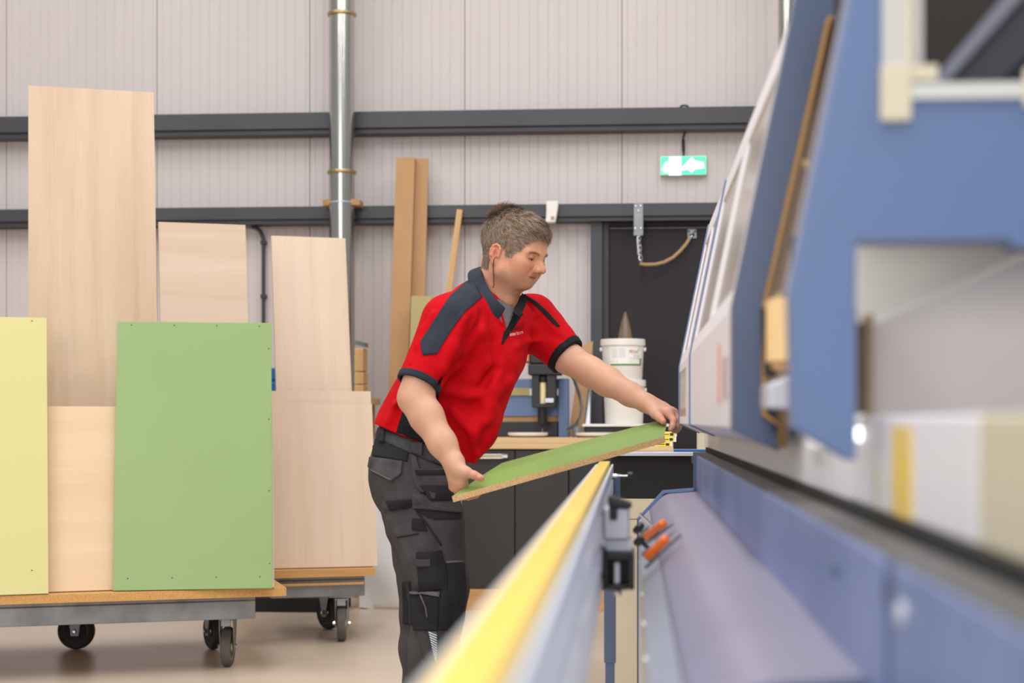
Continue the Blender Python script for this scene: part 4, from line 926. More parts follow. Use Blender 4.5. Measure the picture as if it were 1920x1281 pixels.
def ell(c, r, R=None):
    c, r = np.array(c, np.float32), np.array(r, np.float32); R = np.eye(3, dtype=np.float32) if R is None else np.array(R, np.float32)   # rows: axes
    ext = np.sqrt(((R * r[:, None]) ** 2).sum(0))
    def fn(P):
        q = (P - c) @ R.T; k0 = np.linalg.norm(q / r, axis=-1); k1 = np.linalg.norm(q / (r * r), axis=-1) + 1e-9
        return np.where(k0 < 1e-3, -r.min(), k0 * (k0 - 1) / k1)
    return c - ext, c + ext, fn
def chain(f, pts, rs, k):
    for i in range(len(pts) - 1): f.put(cone(pts[i], pts[i + 1], rs[i], rs[i + 1]), k)
def relax(V, Fc, it=2, lam=0.5):
    e = np.concatenate([Fc[:, [0, 1]], Fc[:, [1, 2]], Fc[:, [2, 3]], Fc[:, [3, 0]]]); e = np.concatenate([e, e[:, ::-1]])
    deg = np.bincount(e[:, 0], minlength=len(V)).astype(float)
    for _ in range(it):
        s = np.stack([np.bincount(e[:, 0], weights=V[e[:, 1], i], minlength=len(V)) for i in range(3)], 1) / np.maximum(deg, 1)[:, None]
        V = V + lam * (s - V)
    return V
_T = np.random.RandomState(3).rand(32, 32, 32).astype(np.float32)
def vnoise(P, scale):
    q = np.asarray(P, float) * scale; i = np.floor(q).astype(int); f = q - i; f = f * f * (3 - 2 * f); i &= 31; j = (i + 1) & 31
    r = 0
    for a in (0, 1):
        for b in (0, 1):
            for c in (0, 1):
                w_ = (f[..., 0] if a else 1 - f[..., 0]) * (f[..., 1] if b else 1 - f[..., 1]) * (f[..., 2] if c else 1 - f[..., 2])
                r = r + w_ * _T[(j if a else i)[..., 0], (j if b else i)[..., 1], (j if c else i)[..., 2]]
    return r
PERSON_Q = Q(800, 1000, 4.55); PERSON_W = q2w([PERSON_Q[0], PERSON_Q[1], 0])
person = empty('person', PERSON_W, label='man in a red and navy polo shirt bending over to hold the green workpiece', cat='person')
def to_obj(name, V, Fc, material, parent=person, tint=None, smooth=True, base=None):
    base = PERSON_W if base is None else base
    Wv = np.asarray(V) @ RZ.T - base
    me = bpy.data.meshes.new(name); me.from_pydata(Wv.tolist(), [], [list(map(int, f)) for f in Fc])
    if smooth: me.polygons.foreach_set('use_smooth', [True] * len(me.polygons))
    if tint is not None:
        at = me.color_attributes.new('tint', 'FLOAT_COLOR', 'POINT'); t = np.ones((len(V), 4), np.float32); t[:, :3] = tint; at.data.foreach_set('color', t.ravel())
    return link(name, me, material, parent)
CAMQ = Vector((0, 0, CAM_H))
def bvh_of(V, Fc): return BVHTree.FromPolygons([tuple(v) for v in V], [tuple(map(int, f)) for f in Fc])
def pix_of(V): V = np.asarray(V); return np.stack([960 + F_PX * V[:, 0] / V[:, 1], HOR - F_PX * (V[:, 2] - CAM_H) / V[:, 1]], 1)
def resample(pl, n):
    pl = np.array(pl, float); s = np.r_[0, np.cumsum(np.linalg.norm(np.diff(pl, axis=0), axis=1))]; t = np.linspace(0, s[-1], n)
    return np.stack([np.interp(t, s, pl[:, i]) for i in range(2)], 1)
def patch(name, bvh, Lp, Rp, material, off=0.002, thick=0.003, nu=14, nv=26, parent=person, tint=None, bulge=0.0):
    """cloth piece sewn on a surface: spanned between two photo polylines, laid on the surface as a thin solid"""
    A, B = resample(Lp, nv), resample(Rp, nv); top = []; nrm_ = []
    for j in range(nv):
        for i in range(nu):
            t = i / (nu - 1); px, py = A[j] * (1 - t) + B[j] * t
            d = Vector(Q(px, py, 1.0)) - CAMQ; hit = bvh.ray_cast(CAMQ, d.normalized())
            if hit[0] is None:
                nn = bvh.find_nearest(Vector(Q(px, py, 4.45))); p, n = nn[0], nn[1]
            else: p, n = hit[0], hit[1]
            bl = bulge * math.sin(math.pi * t) * math.sin(math.pi * j / (nv - 1))
            top.append(np.array(p)); nrm_.append(np.array(n) * (1 if n.dot(d) < 0 else -1)); nrm_[-1] = nrm_[-1] * (1 + bl / max(off, 1e-4))
    top = np.array(top); nr = np.array(nrm_); g = nr.reshape(nv, nu, 3)
    sm = g.copy()
    for _ in range(3): sm[1:-1, 1:-1] = (sm[1:-1, 1:-1] * 2 + sm[:-2, 1:-1] + sm[2:, 1:-1] + sm[1:-1, :-2] + sm[1:-1, 2:]) / 6
    nr = sm.reshape(-1, 3); up = top + nr * off; dn = top + nr * (off - thick); N_ = nu * nv
    V = np.concatenate([up, dn]); fs = []
    for j in range(nv - 1):
        for i in range(nu - 1):
            a = j * nu + i; fs.append((a, a + nu, a + nu + 1, a + 1)); fs.append((N_ + a, N_ + a + 1, N_ + a + nu + 1, N_ + a + nu))
    edge = [i for i in range(nu)] + [j * nu + nu - 1 for j in range(1, nv)] + [(nv - 1) * nu + i for i in range(nu - 2, -1, -1)] + [j * nu for j in range(nv - 2, 0, -1)]
    for a, b in zip(edge, edge[1:] + edge[:1]): fs.append((a, b, N_ + b, N_ + a))
    o = to_obj(name, V, fs, material, parent, tint)
    bm = bmesh.new(); bm.from_mesh(o.data); bmesh.ops.recalc_face_normals(bm, faces=bm.faces); bm.to_mesh(o.data); bm.free()
    return o

# ---- materials of the figure
skin_m = attr_mat('skin', 0.48, 0.25, 420, sss=0.10, spec=0.35)
red_m = mat('red_pique', lin(186, 3, 18), 0.8, var=0.06, scale=8, bump=0.25, bump_scale=900, spec=0.12)
navy_m = mat('navy_pique', lin(34, 38, 50), 0.75, color2=lin(44, 48, 60), scale=14, bump=0.25, bump_scale=900, spec=0.25)
black_m = mat('black_pique', lin(22, 22, 26), 0.8, bump=0.2, bump_scale=900, spec=0.2)
tee_m = mat('grey_undershirt', lin(104, 98, 104), 0.85)
tr_m = mat('charcoal_canvas', lin(56, 53, 55), 0.85, color2=lin(74, 70, 72), scale=9, detail=6, bump=0.3, bump_scale=500, spec=0.2)
tr2_m = mat('black_cordura', lin(30, 30, 33), 0.85, color2=lin(42, 41, 44), scale=12, detail=6, bump=0.3, bump_scale=600, spec=0.2)
tr3_m = mat('worn_grey_canvas', lin(84, 80, 82), 0.85, color2=lin(56, 53, 56), scale=16, detail=6, bump=0.3, bump_scale=500, spec=0.2)
stitch_m = mat('grey_stitching', lin(90, 87, 88), 0.8)
leather_m = mat('black_leather', lin(36, 34, 35), 0.65)
hair_m = attr_mat('hair', 0.55, spec=0.3)
S = {'skin': lin(208, 152, 122)[:3], 'red': lin(200, 120, 100)[:3], 'lip': lin(172, 98, 86)[:3], 'beard': lin(168, 130, 108)[:3], 'light': lin(212, 164, 138)[:3], 'arm': lin(192, 146, 121)[:3]}
S = {k: np.array(v) for k, v in S.items()}

# ---- head
HC = Q(957, 477, 4.50); ya, pi_ = math.radians(30), math.radians(15)
fw_ = np.array([math.cos(ya) * math.cos(pi_), -math.sin(ya) * math.cos(pi_), -math.sin(pi_)])
lf_ = np.array([math.sin(ya), math.cos(ya), 0.0]); up_ = np.cross(fw_, lf_)
HR = np.stack([fw_, lf_, up_])                      # rows: head axes in the camera-level frame
def hp(x, y, z):
    z = z * 0.80 if z < 0 else z
    return HC + x * fw_ + y * lf_ + z * up_
def he(x, y, z, rx, ry, rz, tilt=0.0, roll=0.0):
    R = HR
    if tilt:
        c, s = math.cos(tilt), math.sin(tilt); R = np.stack([c * fw_ + s * up_, lf_, -s * fw_ + c * up_])
    if roll:
        c, s = math.cos(roll), math.sin(roll); R = np.stack([c * R[0] + s * R[1], -s * R[0] + c * R[1], R[2]])
    return ell(hp(x, y, z), (rx, ry, rz), R)
hf = Field(HC - [0.15, 0.15, 0.20], HC + [0.15, 0.15, 0.16], 0.0021)
hf.put(he(-0.005, 0, 0.042, 0.089, 0.074, 0.080), 0.02); hf.put(he(0.037, 0, 0.040, 0.060, 0.062, 0.062), 0.03)
hf.put(he(0.040, 0, -0.012, 0.051, 0.057, 0.056), 0.03)
hf.put(he(0.037, 0, -0.056, 0.040, 0.046, 0.032), 0.025); hf.put(he(0.067, 0, -0.081, 0.0165, 0.020, 0.0165), 0.022)
for s in (-1, 1):
    hf.put(cone(hp(0.002, s * 0.060, -0.025), hp(0.014, s * 0.055, -0.060), 0.018, 0.018), 0.025)
    hf.put(cone(hp(0.014, s * 0.055, -0.056), hp(0.056, s * 0.022, -0.083), 0.018, 0.016), 0.025)
    hf.put(he(0.062, s * 0.042, -0.016, 0.026, 0.021, 0.020), 0.022)
    hf.put(he(0.061, s * 0.036, -0.044, 0.021, 0.018, 0.024), 0.022)
    hf.put(cone(hp(0.0895, s * 0.010, 0.018), hp(0.079, s * 0.044, 0.020), 0.0105, 0.0085), 0.012)
hf.put(cone(hp(0.088, 0, 0.014), hp(0.103, 0, -0.016), 0.0075, 0.0085), 0.012)
hf.put(cone(hp(0.103, 0, -0.016), hp(0.1105, 0, -0.027), 0.0085, 0.0105), 0.010)
for s in (-1, 1):
    hf.put(he(0.098, s * 0.0125, -0.0310, 0.0110, 0.0080, 0.0080), 0.008)
    hf.put(he(0.097, s * 0.0325, 0.0055, 0.0150, 0.0165, 0.0095), 0.014, 'cut')
    hf.put(ell(hp(0.0735, s * 0.031, 0.0025), (0.0125,) * 3), 0.004)
    hf.put(he(0.0762, s * 0.0312, 0.0104, 0.0150, 0.0170, 0.0088, -0.25), 0.004)      # upper lid, lowered
    hf.put(he(0.0755, s * 0.0312, -0.0088, 0.0136, 0.0165, 0.0070, 0.25), 0.004)
    hf.put(cone(hp(0.097, s * 0.020, -0.028), hp(0.078, s * 0.033, -0.055), 0.0015, 0.0012), 0.010, 'cut')
    hf.put(he(0.1065, s * 0.0062, -0.0385, 0.0055, 0.0030, 0.0022), 0.003, 'cut')
hf.put(he(0.073, 0, -0.051, 0.011, 0.026, 0.016), 0.012)
hf.put(he(0.0800, 0, -0.0535, 0.0085, 0.024, 0.0050), 0.006); hf.put(he(0.0775, 0, -0.0640, 0.0085, 0.019, 0.0060), 0.006)
hf.put(he(0.0885, 0, -0.0588, 0.0120, 0.0235, 0.0008), 0.003, 'cut');
NB = Q(926, 575, 4.53)
hf.put(cone(hp(-0.016, 0, -0.035), NB, 0.054, 0.062), 0.03); hf.put(cone(hp(0.0, 0, -0.055), NB + [0.004, 0.0, 0.03], 0.050, 0.050), 0.03)
for s in (-1, 1):
    ye = lambda v: s * v
    hf.put(he(-0.002, ye(0.0755), -0.008, 0.0165, 0.0050, 0.0270, 0.20, s * -0.35), 0.006)
    hx = [(0.006, -0.002), (0.006, 0.009), (0.001, 0.017), (-0.008, 0.020), (-0.017, 0.015), (-0.0215, 0.003), (-0.020, -0.013), (-0.014, -0.027), (-0.008, -0.036)]
    for (x0, z0_), (x1, z1_) in zip(hx[:-1], hx[1:]):
        f0, f1 = 0.0785 - 0.30 * min(0, x0) * 0.55, 0.0785 - 0.30 * min(0, x1) * 0.55
        hf.put(cone(hp(x0 + 0.006, ye(f0), z0_), hp(x1 + 0.006, ye(f1), z1_), 0.0034, 0.0034), 0.003)
    hf.put(cone(hp(-0.005, ye(0.0825), 0.006), hp(-0.007, ye(0.0835), -0.014), 0.0032, 0.0032), 0.004)
    hf.put(cone(hp(-0.007, ye(0.0835), -0.014), hp(0.003, ye(0.0805), -0.026), 0.0032, 0.0030), 0.004)
    hf.put(he(0.0105, ye(0.0795), -0.012, 0.0045, 0.0045, 0.0065), 0.004)
    hf.put(he(0.002, ye(0.0790), -0.036, 0.0085, 0.0055, 0.0090), 0.005)
    hf.put(he(0.003, ye(0.0850), -0.008, 0.0055, 0.0085, 0.0085), 0.003, 'cut')
Vh, Fh = hf.mesh(); Vh = relax(Vh, Fh, 2, 0.4)
Lh = (Vh - HC) @ HR.T
def blend(base, mask, c): return base * (1 - mask[:, None]) + c * mask[:, None]
def gs(L_, c, r): return np.exp(-(((L_ - np.array(c)) / np.array(r)) ** 2).sum(1))
th = np.tile(S['skin'], (len(Vh), 1))
Ls = Lh.copy(); Ls[:, 1] = np.abs(Ls[:, 1])
th = blend(th, 0.55 * gs(Ls, (0.072, 0.042, -0.016), (0.03, 0.025, 0.022)), S['red']); th = blend(th, 0.6 * gs(Ls, (0.112, 0, -0.022), (0.018, 0.018, 0.014)), S['red'])
th = blend(th, 0.75 * gs(Ls, (-0.008, 0.083, -0.006), (0.025, 0.012, 0.04)), S['red'])
bd = np.clip((-0.030 - Lh[:, 2]) / 0.02, 0, 1) * np.clip((Lh[:, 0] + 0.0) / 0.03, 0, 1) * (Lh[:, 2] > -0.11)
th = blend(th, 0.45 * bd, S['beard'])
th = blend(th, 0.85 * (np.exp(-((Ls[:, 2] + 0.0468) / 0.0050) ** 2) * np.exp(-(Ls[:, 1] / 0.019) ** 4) * (Lh[:, 0] > 0.066)), S['lip'])
th = blend(th, 0.5 * gs(Ls, (0.09, 0.03, 0.038), (0.03, 0.05, 0.018)), S['light'])

# ---- joints (photo pixel, depth)
mid = lambda a, b, t: np.array(a) * (1 - t) + np.array(b) * t
R_SH, R_EL, R_WR = Q(846, 604, 4.37), Q(780, 748, 4.29), Q(851, 868, 4.215)
L_SH, L_EL, L_WR = Q(1000, 602, 4.66), Q(1108, 698, 4.57), Q(1211, 756, 4.43)

def hand(wr, mcps, pips, tips, thumb, pr=0.0125, fr=0.0092):
    """prims of a hand: carpals to knuckles, three-jointed fingers, thumb"""
    out = []
    for i, mc in enumerate(mcps):
        out.append((cone(wr + (mc - np.mean(mcps, 0)) * 0.45, mc, pr * 1.12, pr * (1.0 if i < 3 else 0.88)), 0.018))
    mean = np.mean(mcps, 0); out.append((cone(wr, wr + (mean - wr) * 0.6, 0.021, 0.017), 0.016))
    for i in range(4):
        f_ = fr * (1.0, 1.03, 0.98, 0.86)[i]; dip = pips[i] + (tips[i] - pips[i]) * 0.55 + (pips[i] - mcps[i]) * 0.12
        out += [(cone(mcps[i], pips[i], f_ * 1.12, f_), 0.004), (cone(pips[i], dip, f_, f_ * 0.92), 0.003), (cone(dip, tips[i], f_ * 0.92, f_ * 0.78), 0.003)]
    out += [(cone(thumb[1], mcps[0], 0.010, 0.011), 0.016), (cone(thumb[0], thumb[1], 0.019, 0.0145), 0.014), (cone(thumb[1], thumb[2], 0.0125, 0.0112), 0.004), (cone(thumb[2], thumb[3], 0.0115, 0.0088), 0.003)]
    return out
# right hand: thumb on top of the board, fingers under it
r_m = [Q(866, 906, 4.205), Q(861, 913, 4.218), Q(855, 915, 4.234), Q(849, 913, 4.250)]
r_p = [Q(882, 927, 4.225), Q(878, 932, 4.25), Q(870, 932, 4.275), Q(862, 929, 4.29)]
r_t = [Q(905, 919, 4.265), Q(900, 922, 4.29), Q(893, 924, 4.31), Q(884, 924, 4.32)]
r_th = [Q(858, 880, 4.20), Q(874, 886, 4.18), Q(889, 891, 4.175), Q(902, 896.5, 4.172)]
# left hand: wraps the far end
l_m = [Q(1253, 774, 4.375), Q(1259, 771, 4.40), Q(1263, 773, 4.425), Q(1265, 778, 4.447)]
l_p = [Q(1263, 789, 4.355), Q(1271, 788, 4.385), Q(1275, 790, 4.42), Q(1275, 794, 4.445)]
l_t = [Q(1257, 805, 4.345), Q(1263, 808, 4.375), Q(1267, 809, 4.41), Q(1267, 809, 4.44)]
l_th = [Q(1221, 765, 4.405), Q(1230, 776, 4.37), Q(1237, 784, 4.35), Q(1243.5, 790.5, 4.338)]
ra_ = Field(np.minimum(np.minimum(R_EL, R_WR), r_p[3]) - [0.08, 0.1, 0.06], np.maximum(np.maximum(R_EL, R_WR), R_SH) + [0.09, 0.13, 0.0], 0.0024)
chain(ra_, [Q(816, 655, 4.335), Q(787, 718, 4.30), R_EL, mid(R_EL, R_WR, 0.28), mid(R_EL, R_WR, 0.7), R_WR], [0.032, 0.0425, 0.0435, 0.0430, 0.0355, 0.0275], 0.02)
ra_.put(ell(R_EL + [-0.014, 0.01, 0.006], (0.030, 0.028, 0.032)), 0.02)
for pr_, k_ in hand(R_WR, r_m, r_p, r_t, r_th): ra_.put(pr_, k_)
la_ = Field([L_SH[0], 4.26, 0.93], [l_p[2][0] + 0.05, 4.75, L_SH[2] + 0.06], 0.0024)
chain(la_, [Q(1034, 645, 4.63), Q(1064, 671, 4.605), L_EL, mid(L_EL, L_WR, 0.3), mid(L_EL, L_WR, 0.72), L_WR], [0.028, 0.043, 0.040, 0.0395, 0.031, 0.0255], 0.02)
for pr_, k_ in hand(L_WR, l_m, l_p, l_t, l_th): la_.put(pr_, k_)
Vr, Fr = ra_.mesh(); Vr = relax(Vr, Fr, 2, 0.4); Vl, Fl = la_.mesh(); Vl = relax(Vl, Fl, 2, 0.4)
def arm_tint(V, knuckles):
    t = np.tile(S['arm'], (len(V), 1)); t = blend(t, 0.35 * vnoise(V, 28), S['light'])
    for c in knuckles: t = blend(t, 0.6 * np.exp(-((V - c) ** 2).sum(1) / 0.014 ** 2), S['red'])
    return t
# hidden trunk and legs of the body
PEL = Q(785, 865, 4.55)
bf = Field(Q(700, 1470, 4.7) - [0.05, 0.4, -0.02], Q(1010, 560, 4.6) + [0.02, 0.25, 0.03], 0.012)
CHEST, BELLY = Q(884, 655, 4.515), Q(828, 775, 4.545)
bf.put(cone(PEL, BELLY, 0.10, 0.085), 0.03); bf.put(cone(BELLY, CHEST, 0.085, 0.075), 0.03); bf.put(cone(CHEST, NB, 0.09, 0.045), 0.03)
bf.put(cone(mid(R_SH, L_SH, 0.1), mid(R_SH, L_SH, 0.9), 0.03, 0.03), 0.03)
RH, RK, RA = Q(790, 890, 4.48), Q(822, 1098, 4.43), Q(806, 1395, 4.45)
LH, LK, LA = Q(782, 890, 4.64), Q(797, 1098, 4.66), Q(790, 1395, 4.66)
for h_, k_, a_ in ((RH, RK, RA), (LH, LK, LA)):
    bf.put(cone(h_, k_, 0.075, 0.048), 0.03); bf.put(cone(k_, a_, 0.048, 0.035), 0.03)
Vb, Fb = bf.mesh()
Vall = np.concatenate([Vh, Vr, Vl, Vb]); n1, n2, n3 = len(Vh), len(Vh) + len(Vr), len(Vh) + len(Vr) + len(Vl)
Fall = np.concatenate([Fh, Fr + n1, Fl + n2, Fb + n3])
tall = np.concatenate([th, arm_tint(Vr, r_m + r_p + [r_th[2], r_th[3]]), arm_tint(Vl, l_m + l_p + [l_th[2], l_th[3]]), np.tile(S['skin'], (len(Vb), 1))])
body = to_obj('body', Vall, Fall, skin_m, tint=tall)
# thumb nails
nail_m = mat('finger_nail', lin(204, 150, 128), 0.35)
hb_r, hb_l = bvh_of(Vr, Fr), bvh_of(Vl, Fl)
patch('thumb_nail', hb_r, [(896.5, 890.5), (903, 893)], [(894.5, 895.5), (901, 898)], nail_m, 0.0009, 0.002, 6, 6)
# eyes, brows
eye_w = mat('eye_white', lin(225, 218, 212), 0.2); iris_m = mat('iris_dark', lin(60, 52, 44), 0.15)
for s in (-1, 1):
    c = hp(0.0752, s * 0.031, 0.0024); mb = MB(); mb.lathe([(0.0132 * math.sin(t), -0.0132 * math.cos(t)) for t in np.linspace(0.02, 3.12, 16)], (0, 0, 0), (0, 0, 1), 24)
    V = np.array(mb.v) + c; eo = to_obj('eye', V, mb.f, eye_w)
    lp = [c + 0.0152 * (math.cos(a) * math.cos(0.03) * fw_ + math.sin(a) * s * lf_ + 0.05 * math.cos(2 * a) * up_) for a in np.linspace(-0.75, 0.95, 12)]
    mb = MB().tube(lp, [0.0003] + [0.0009] * 10 + [0.0003], 6); to_obj('eyelashes', np.array(mb.v), mb.f, iris_m)
    g = np.array([0.95 * fw_ - 0.30 * up_]).ravel(); g /= np.linalg.norm(g)
    mb = MB(); mb.lathe([(0.0062, 0.0118), (0.0052, 0.0126), (0.003, 0.0133), (0.0004, 0.0135)], (0, 0, 0), g, 16)
    to_obj('iris', np.array(mb.v) + c, mb.f, iris_m, eo, base=np.zeros(3)).location = -PERSON_W
for o in [o for o in bpy.data.objects if o.name.startswith('iris')]: pass

# ---- hair: short scalp cap with thousands of tapering strands
bh = bvh_of(Vh, Fh)
def in_hair(l):
    x, y, z = l; ay = abs(y)
    if z > 0.075 + 0.0 * x and x < 0.088: return True if z > 0.078 or x < 0.07 else False
    if x > 0.042: return z > min(0.066, (x - 0.042) * 1.6)
    if x > 0.023: return z > -0.004 and ay < 0.080
    if x > -0.022: return z > 0.024 and ay < 0.079
    return z > -0.050 and ay < 0.078
cols = [lin(136, 109, 86), lin(122, 97, 76), lin(150, 125, 102), lin(158, 144, 132), lin(106, 84, 66), lin(142, 116, 93)]
cols = [np.array(c[:3]) for c in cols]
fc = np.array([[Lh[i].tolist() for i in f] for f in Fh]).mean(1)
cand = np.array([i for i in range(len(Fh)) if in_hair(fc[i])])
nrmf = np.cross(Vh[Fh[:, 1]] - Vh[Fh[:, 0]], Vh[Fh[:, 2]] - Vh[Fh[:, 0]]); nrmf /= np.linalg.norm(nrmf, axis=1)[:, None] + 1e-12
# cap
used = np.unique(Fh[cand]); remap = {int(v): i for i, v in enumerate(used)}
vn = np.zeros_like(Vh); 
for k in range(4): np.add.at(vn, Fh[:, k], nrmf)
vn /= np.linalg.norm(vn, axis=1)[:, None] + 1e-12
capV = Vh[used] + vn[used] * (0.0010 + 0.004 * np.clip((Lh[used][:, 2] - 0.02) / 0.08, 0, 1))[:, None]
capF = [[remap[int(v)] for v in Fh[i]] for i in cand]
hV = [capV]; hF = [capF]; hT = [np.tile(lin(112, 96, 80)[:3], (len(capV), 1)) * (0.75 + 0.5 * vnoise(capV, 90))[:, None]]
nv_ = len(capV)
pick = RNG.choice(cand, 24000)
SV, SF, ST = [], [], []
WH = np.array([-0.052, -0.018, 0.108])             # crown whorl: strands run away from it
NZ = vnoise(fc[pick] + 1.0, 75); NA = vnoise(fc[pick] + 3.0, 60) - 0.5; NB_ = vnoise(fc[pick] + 5.0, 60) - 0.5; NC = vnoise(fc[pick] + 7.0, 110)
for j, i in enumerate(pick):
    l = fc[i]; p = Vh[Fh[i]].mean(0) + RNG.randn(3) * 0.0010; n = HR @ nrmf[i]
    top = np.clip((l[2] - 0.050) / 0.045, 0, 1); front = np.clip((l[0] - 0.03) / 0.05, 0, 1) * top
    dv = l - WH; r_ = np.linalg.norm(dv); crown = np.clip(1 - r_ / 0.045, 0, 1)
    tg = dv + np.array([0.02 * top, 0, 0]); tg = tg - n * tg.dot(n); tg /= np.linalg.norm(tg) + 1e-6
    b_ = np.cross(n, tg); tg = tg + b_ * (1.5 * NA[j] + 0.18 * RNG.randn()) + n * (0.25 * RNG.rand()); 
    lift = 0.16 + 0.25 * top + 0.75 * crown + 0.9 * top * max(0, NZ[j] - 0.5) * 2 + 0.22 * front
    d0 = n * lift + tg * 0.9; d0 /= np.linalg.norm(d0); d1 = d0 + tg * 0.5 - n * (0.22 if crown < 0.4 else 0.0) * (1 - 0.6 * front); d1 /= np.linalg.norm(d1)
    d2 = d1 + tg * 0.3 - n * 0.20 * (1 - crown) * (1 - 0.7 * front); d2 /= np.linalg.norm(d2)
    L = (0.012 + 0.006 * RNG.rand()) * (1 - top) + (0.018 + 0.012 * RNG.rand() + 0.013 * front + 0.012 * crown) * top
    if l[2] < 0.02: L *= 0.6
    d0, d1, d2 = d0 @ HR, d1 @ HR, d2 @ HR; nn = n @ HR; w_ = 0.00042 + 0.0003 * RNG.rand()
    sd = np.cross(d0, nn); sd /= np.linalg.norm(sd) + 1e-9
    pts = [p, p + d0 * L * 0.34, p + d0 * L * 0.34 + d1 * L * 0.34, p + d0 * L * 0.34 + d1 * L * 0.34 + d2 * L * 0.34]
    b0 = nv_ + len(SV)
    for c_, ww in zip(pts[:3], (w_ * 0.9, w_, w_ * 0.7)): SV += [c_ + sd * ww, c_ - sd * ww]
    SV.append(pts[3])
    SF += [(b0, b0 + 1, b0 + 3, b0 + 2), (b0 + 2, b0 + 3, b0 + 5, b0 + 4), (b0 + 4, b0 + 5, b0 + 6)]
    grey = np.clip((-l[0] + 0.0) / 0.06, 0, 1) * (1 - 0.5 * top)
    c = cols[int(NC[j] * 5.99)] * 0.6 + cols[RNG.randint(6)] * 0.4; c = c * (1 - 0.6 * grey) + cols[3] * 0.6 * grey
    c = c * (0.85 + 0.3 * RNG.rand()) * (1 + 0.35 * crown); ST += [c * 0.9] * 2 + [c] * 5  # crown strands lightened in colour to offset the shade there
HV = np.concatenate([capV, np.array(SV)]); HT = np.concatenate([hT[0], np.array(ST)])
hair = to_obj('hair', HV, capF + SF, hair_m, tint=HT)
EV, EF, ET = [], [], []
for s in (-1, 1):
    for k in range(260):
        t = RNG.rand(); x, y, z = 0.0985 - 0.017 * t ** 1.6, s * (0.012 + 0.036 * t), 0.0165 + 0.005 * math.sin(t * 2.6) + 0.0050 * (RNG.rand() - 0.5)
        hit = bh.find_nearest(Vector(hp(x, y, z))); p = np.array(hit[0]); n = np.array(hit[1])
        d = 0.30 * n + (0.85 * s * lf_ - 0.25 * fw_ + (0.35 - 0.6 * t) * up_); d /= np.linalg.norm(d); sd = np.cross(d, n) * 0.00030; b0 = len(EV)
        e_ = p + d * 0.0055 + n * 0.0006; EV += [p + sd, p - sd, e_]; EF.append((b0, b0 + 1, b0 + 2)); ET += [np.array(lin(172, 130, 102)[:3])] * 3
to_obj('eyebrow', np.array(EV), EF, hair_m, tint=np.array(ET))
# earphone with its thin cable, earring
ep = [hp(0.003, -0.088, -0.001), hp(-0.004, -0.092, 0.002), hp(-0.013, -0.091, -0.010), hp(-0.014, -0.088, -0.032), hp(-0.013, -0.082, -0.06)]
ep = [Q(934, 482, 4.43), Q(929, 482, 4.424), Q(925.5, 488, 4.424), Q(924.5, 500, 4.432), Q(925.5, 520, 4.438), Q(926, 534, 4.44), Q(924, 540, 4.45)]
mb = MB().tube(ep, 0.0011, 6); eo = to_obj('earphone', np.array(mb.v), mb.f, M['dark'])
mb = MB().lathe([(0.004, -0.004), (0.0048, 0.0), (0.0042, 0.005), (0.002, 0.006)], Q(934.5, 482.5, 4.434), (0.1, -1, 0), 12); to_obj('earbud', np.array(mb.v), mb.f, M['dark'])
mb = MB().lathe([(0.0004, -0.0016), (0.0015, -0.0007), (0.0015, 0.0007), (0.0004, 0.0016)], Q(937.5, 502, 4.428), (0, 0, 1), 8); to_obj('earring', np.array(mb.v), mb.f, M['chrome'])
mb = MB().tube([Q(937.5, 504, 4.428), Q(937.2, 508, 4.428)], 0.0007, 6); to_obj('earring', np.array(mb.v), mb.f, M['chrome'])
# ---- polo shirt
def frame3(long_, front):
    l = np.array(long_, float); l /= np.linalg.norm(l); f = np.array(front, float); f -= l * f.dot(l); f /= np.linalg.norm(f); return np.stack([f, np.cross(l, f), l])
sf = Field(Q(700, 880, 4.4) - [0.02, 0.24, 0.0], Q(1095, 500, 4.6) + [0.02, 0.28, 0.0], 0.004)
spine = CHEST - BELLY
tw = math.radians(44); Rc = frame3(spine, (math.cos(tw), -math.sin(tw), 0)); tb = math.radians(22); Rb = frame3(spine, (math.cos(tb), -math.sin(tb), 0))
sf.put(ell(CHEST, (0.128, 0.178, 0.165), Rc), 0.05); sf.put(cone(CHEST, Q(903, 585, 4.55), 0.11, 0.075), 0.05)
sf.put(ell(BELLY + [0.005, -0.005, 0.0], (0.146, 0.160, 0.185), Rb), 0.08)
sf.put(cone(Q(772, 842, 4.55), BELLY, 0.128, 0.14), 0.06)
sf.put(cone(Q(925, 690, 4.47), Q(893, 800, 4.43), 0.062, 0.050), 0.06); sf.put(cone(Q(893, 800, 4.43), Q(868, 850, 4.43), 0.050, 0.040), 0.05)
sf.put(cone(mid(R_SH, NB, 0.1), Q(898, 565, 4.53), 0.062, 0.052), 0.05); sf.put(cone(mid(L_SH, NB, 0.1), NB + [0.0, 0, -0.05], 0.058, 0.060), 0.05)
R_HEM, L_HEM = Q(784, 721, 4.30), Q(1063, 669, 4.605)
sf.put(cone(R_SH + [0.0, 0, -0.004], R_HEM, 0.079, 0.0575), 0.045)
sf.put(cone(L_SH, L_HEM, 0.074, 0.0575), 0.045)
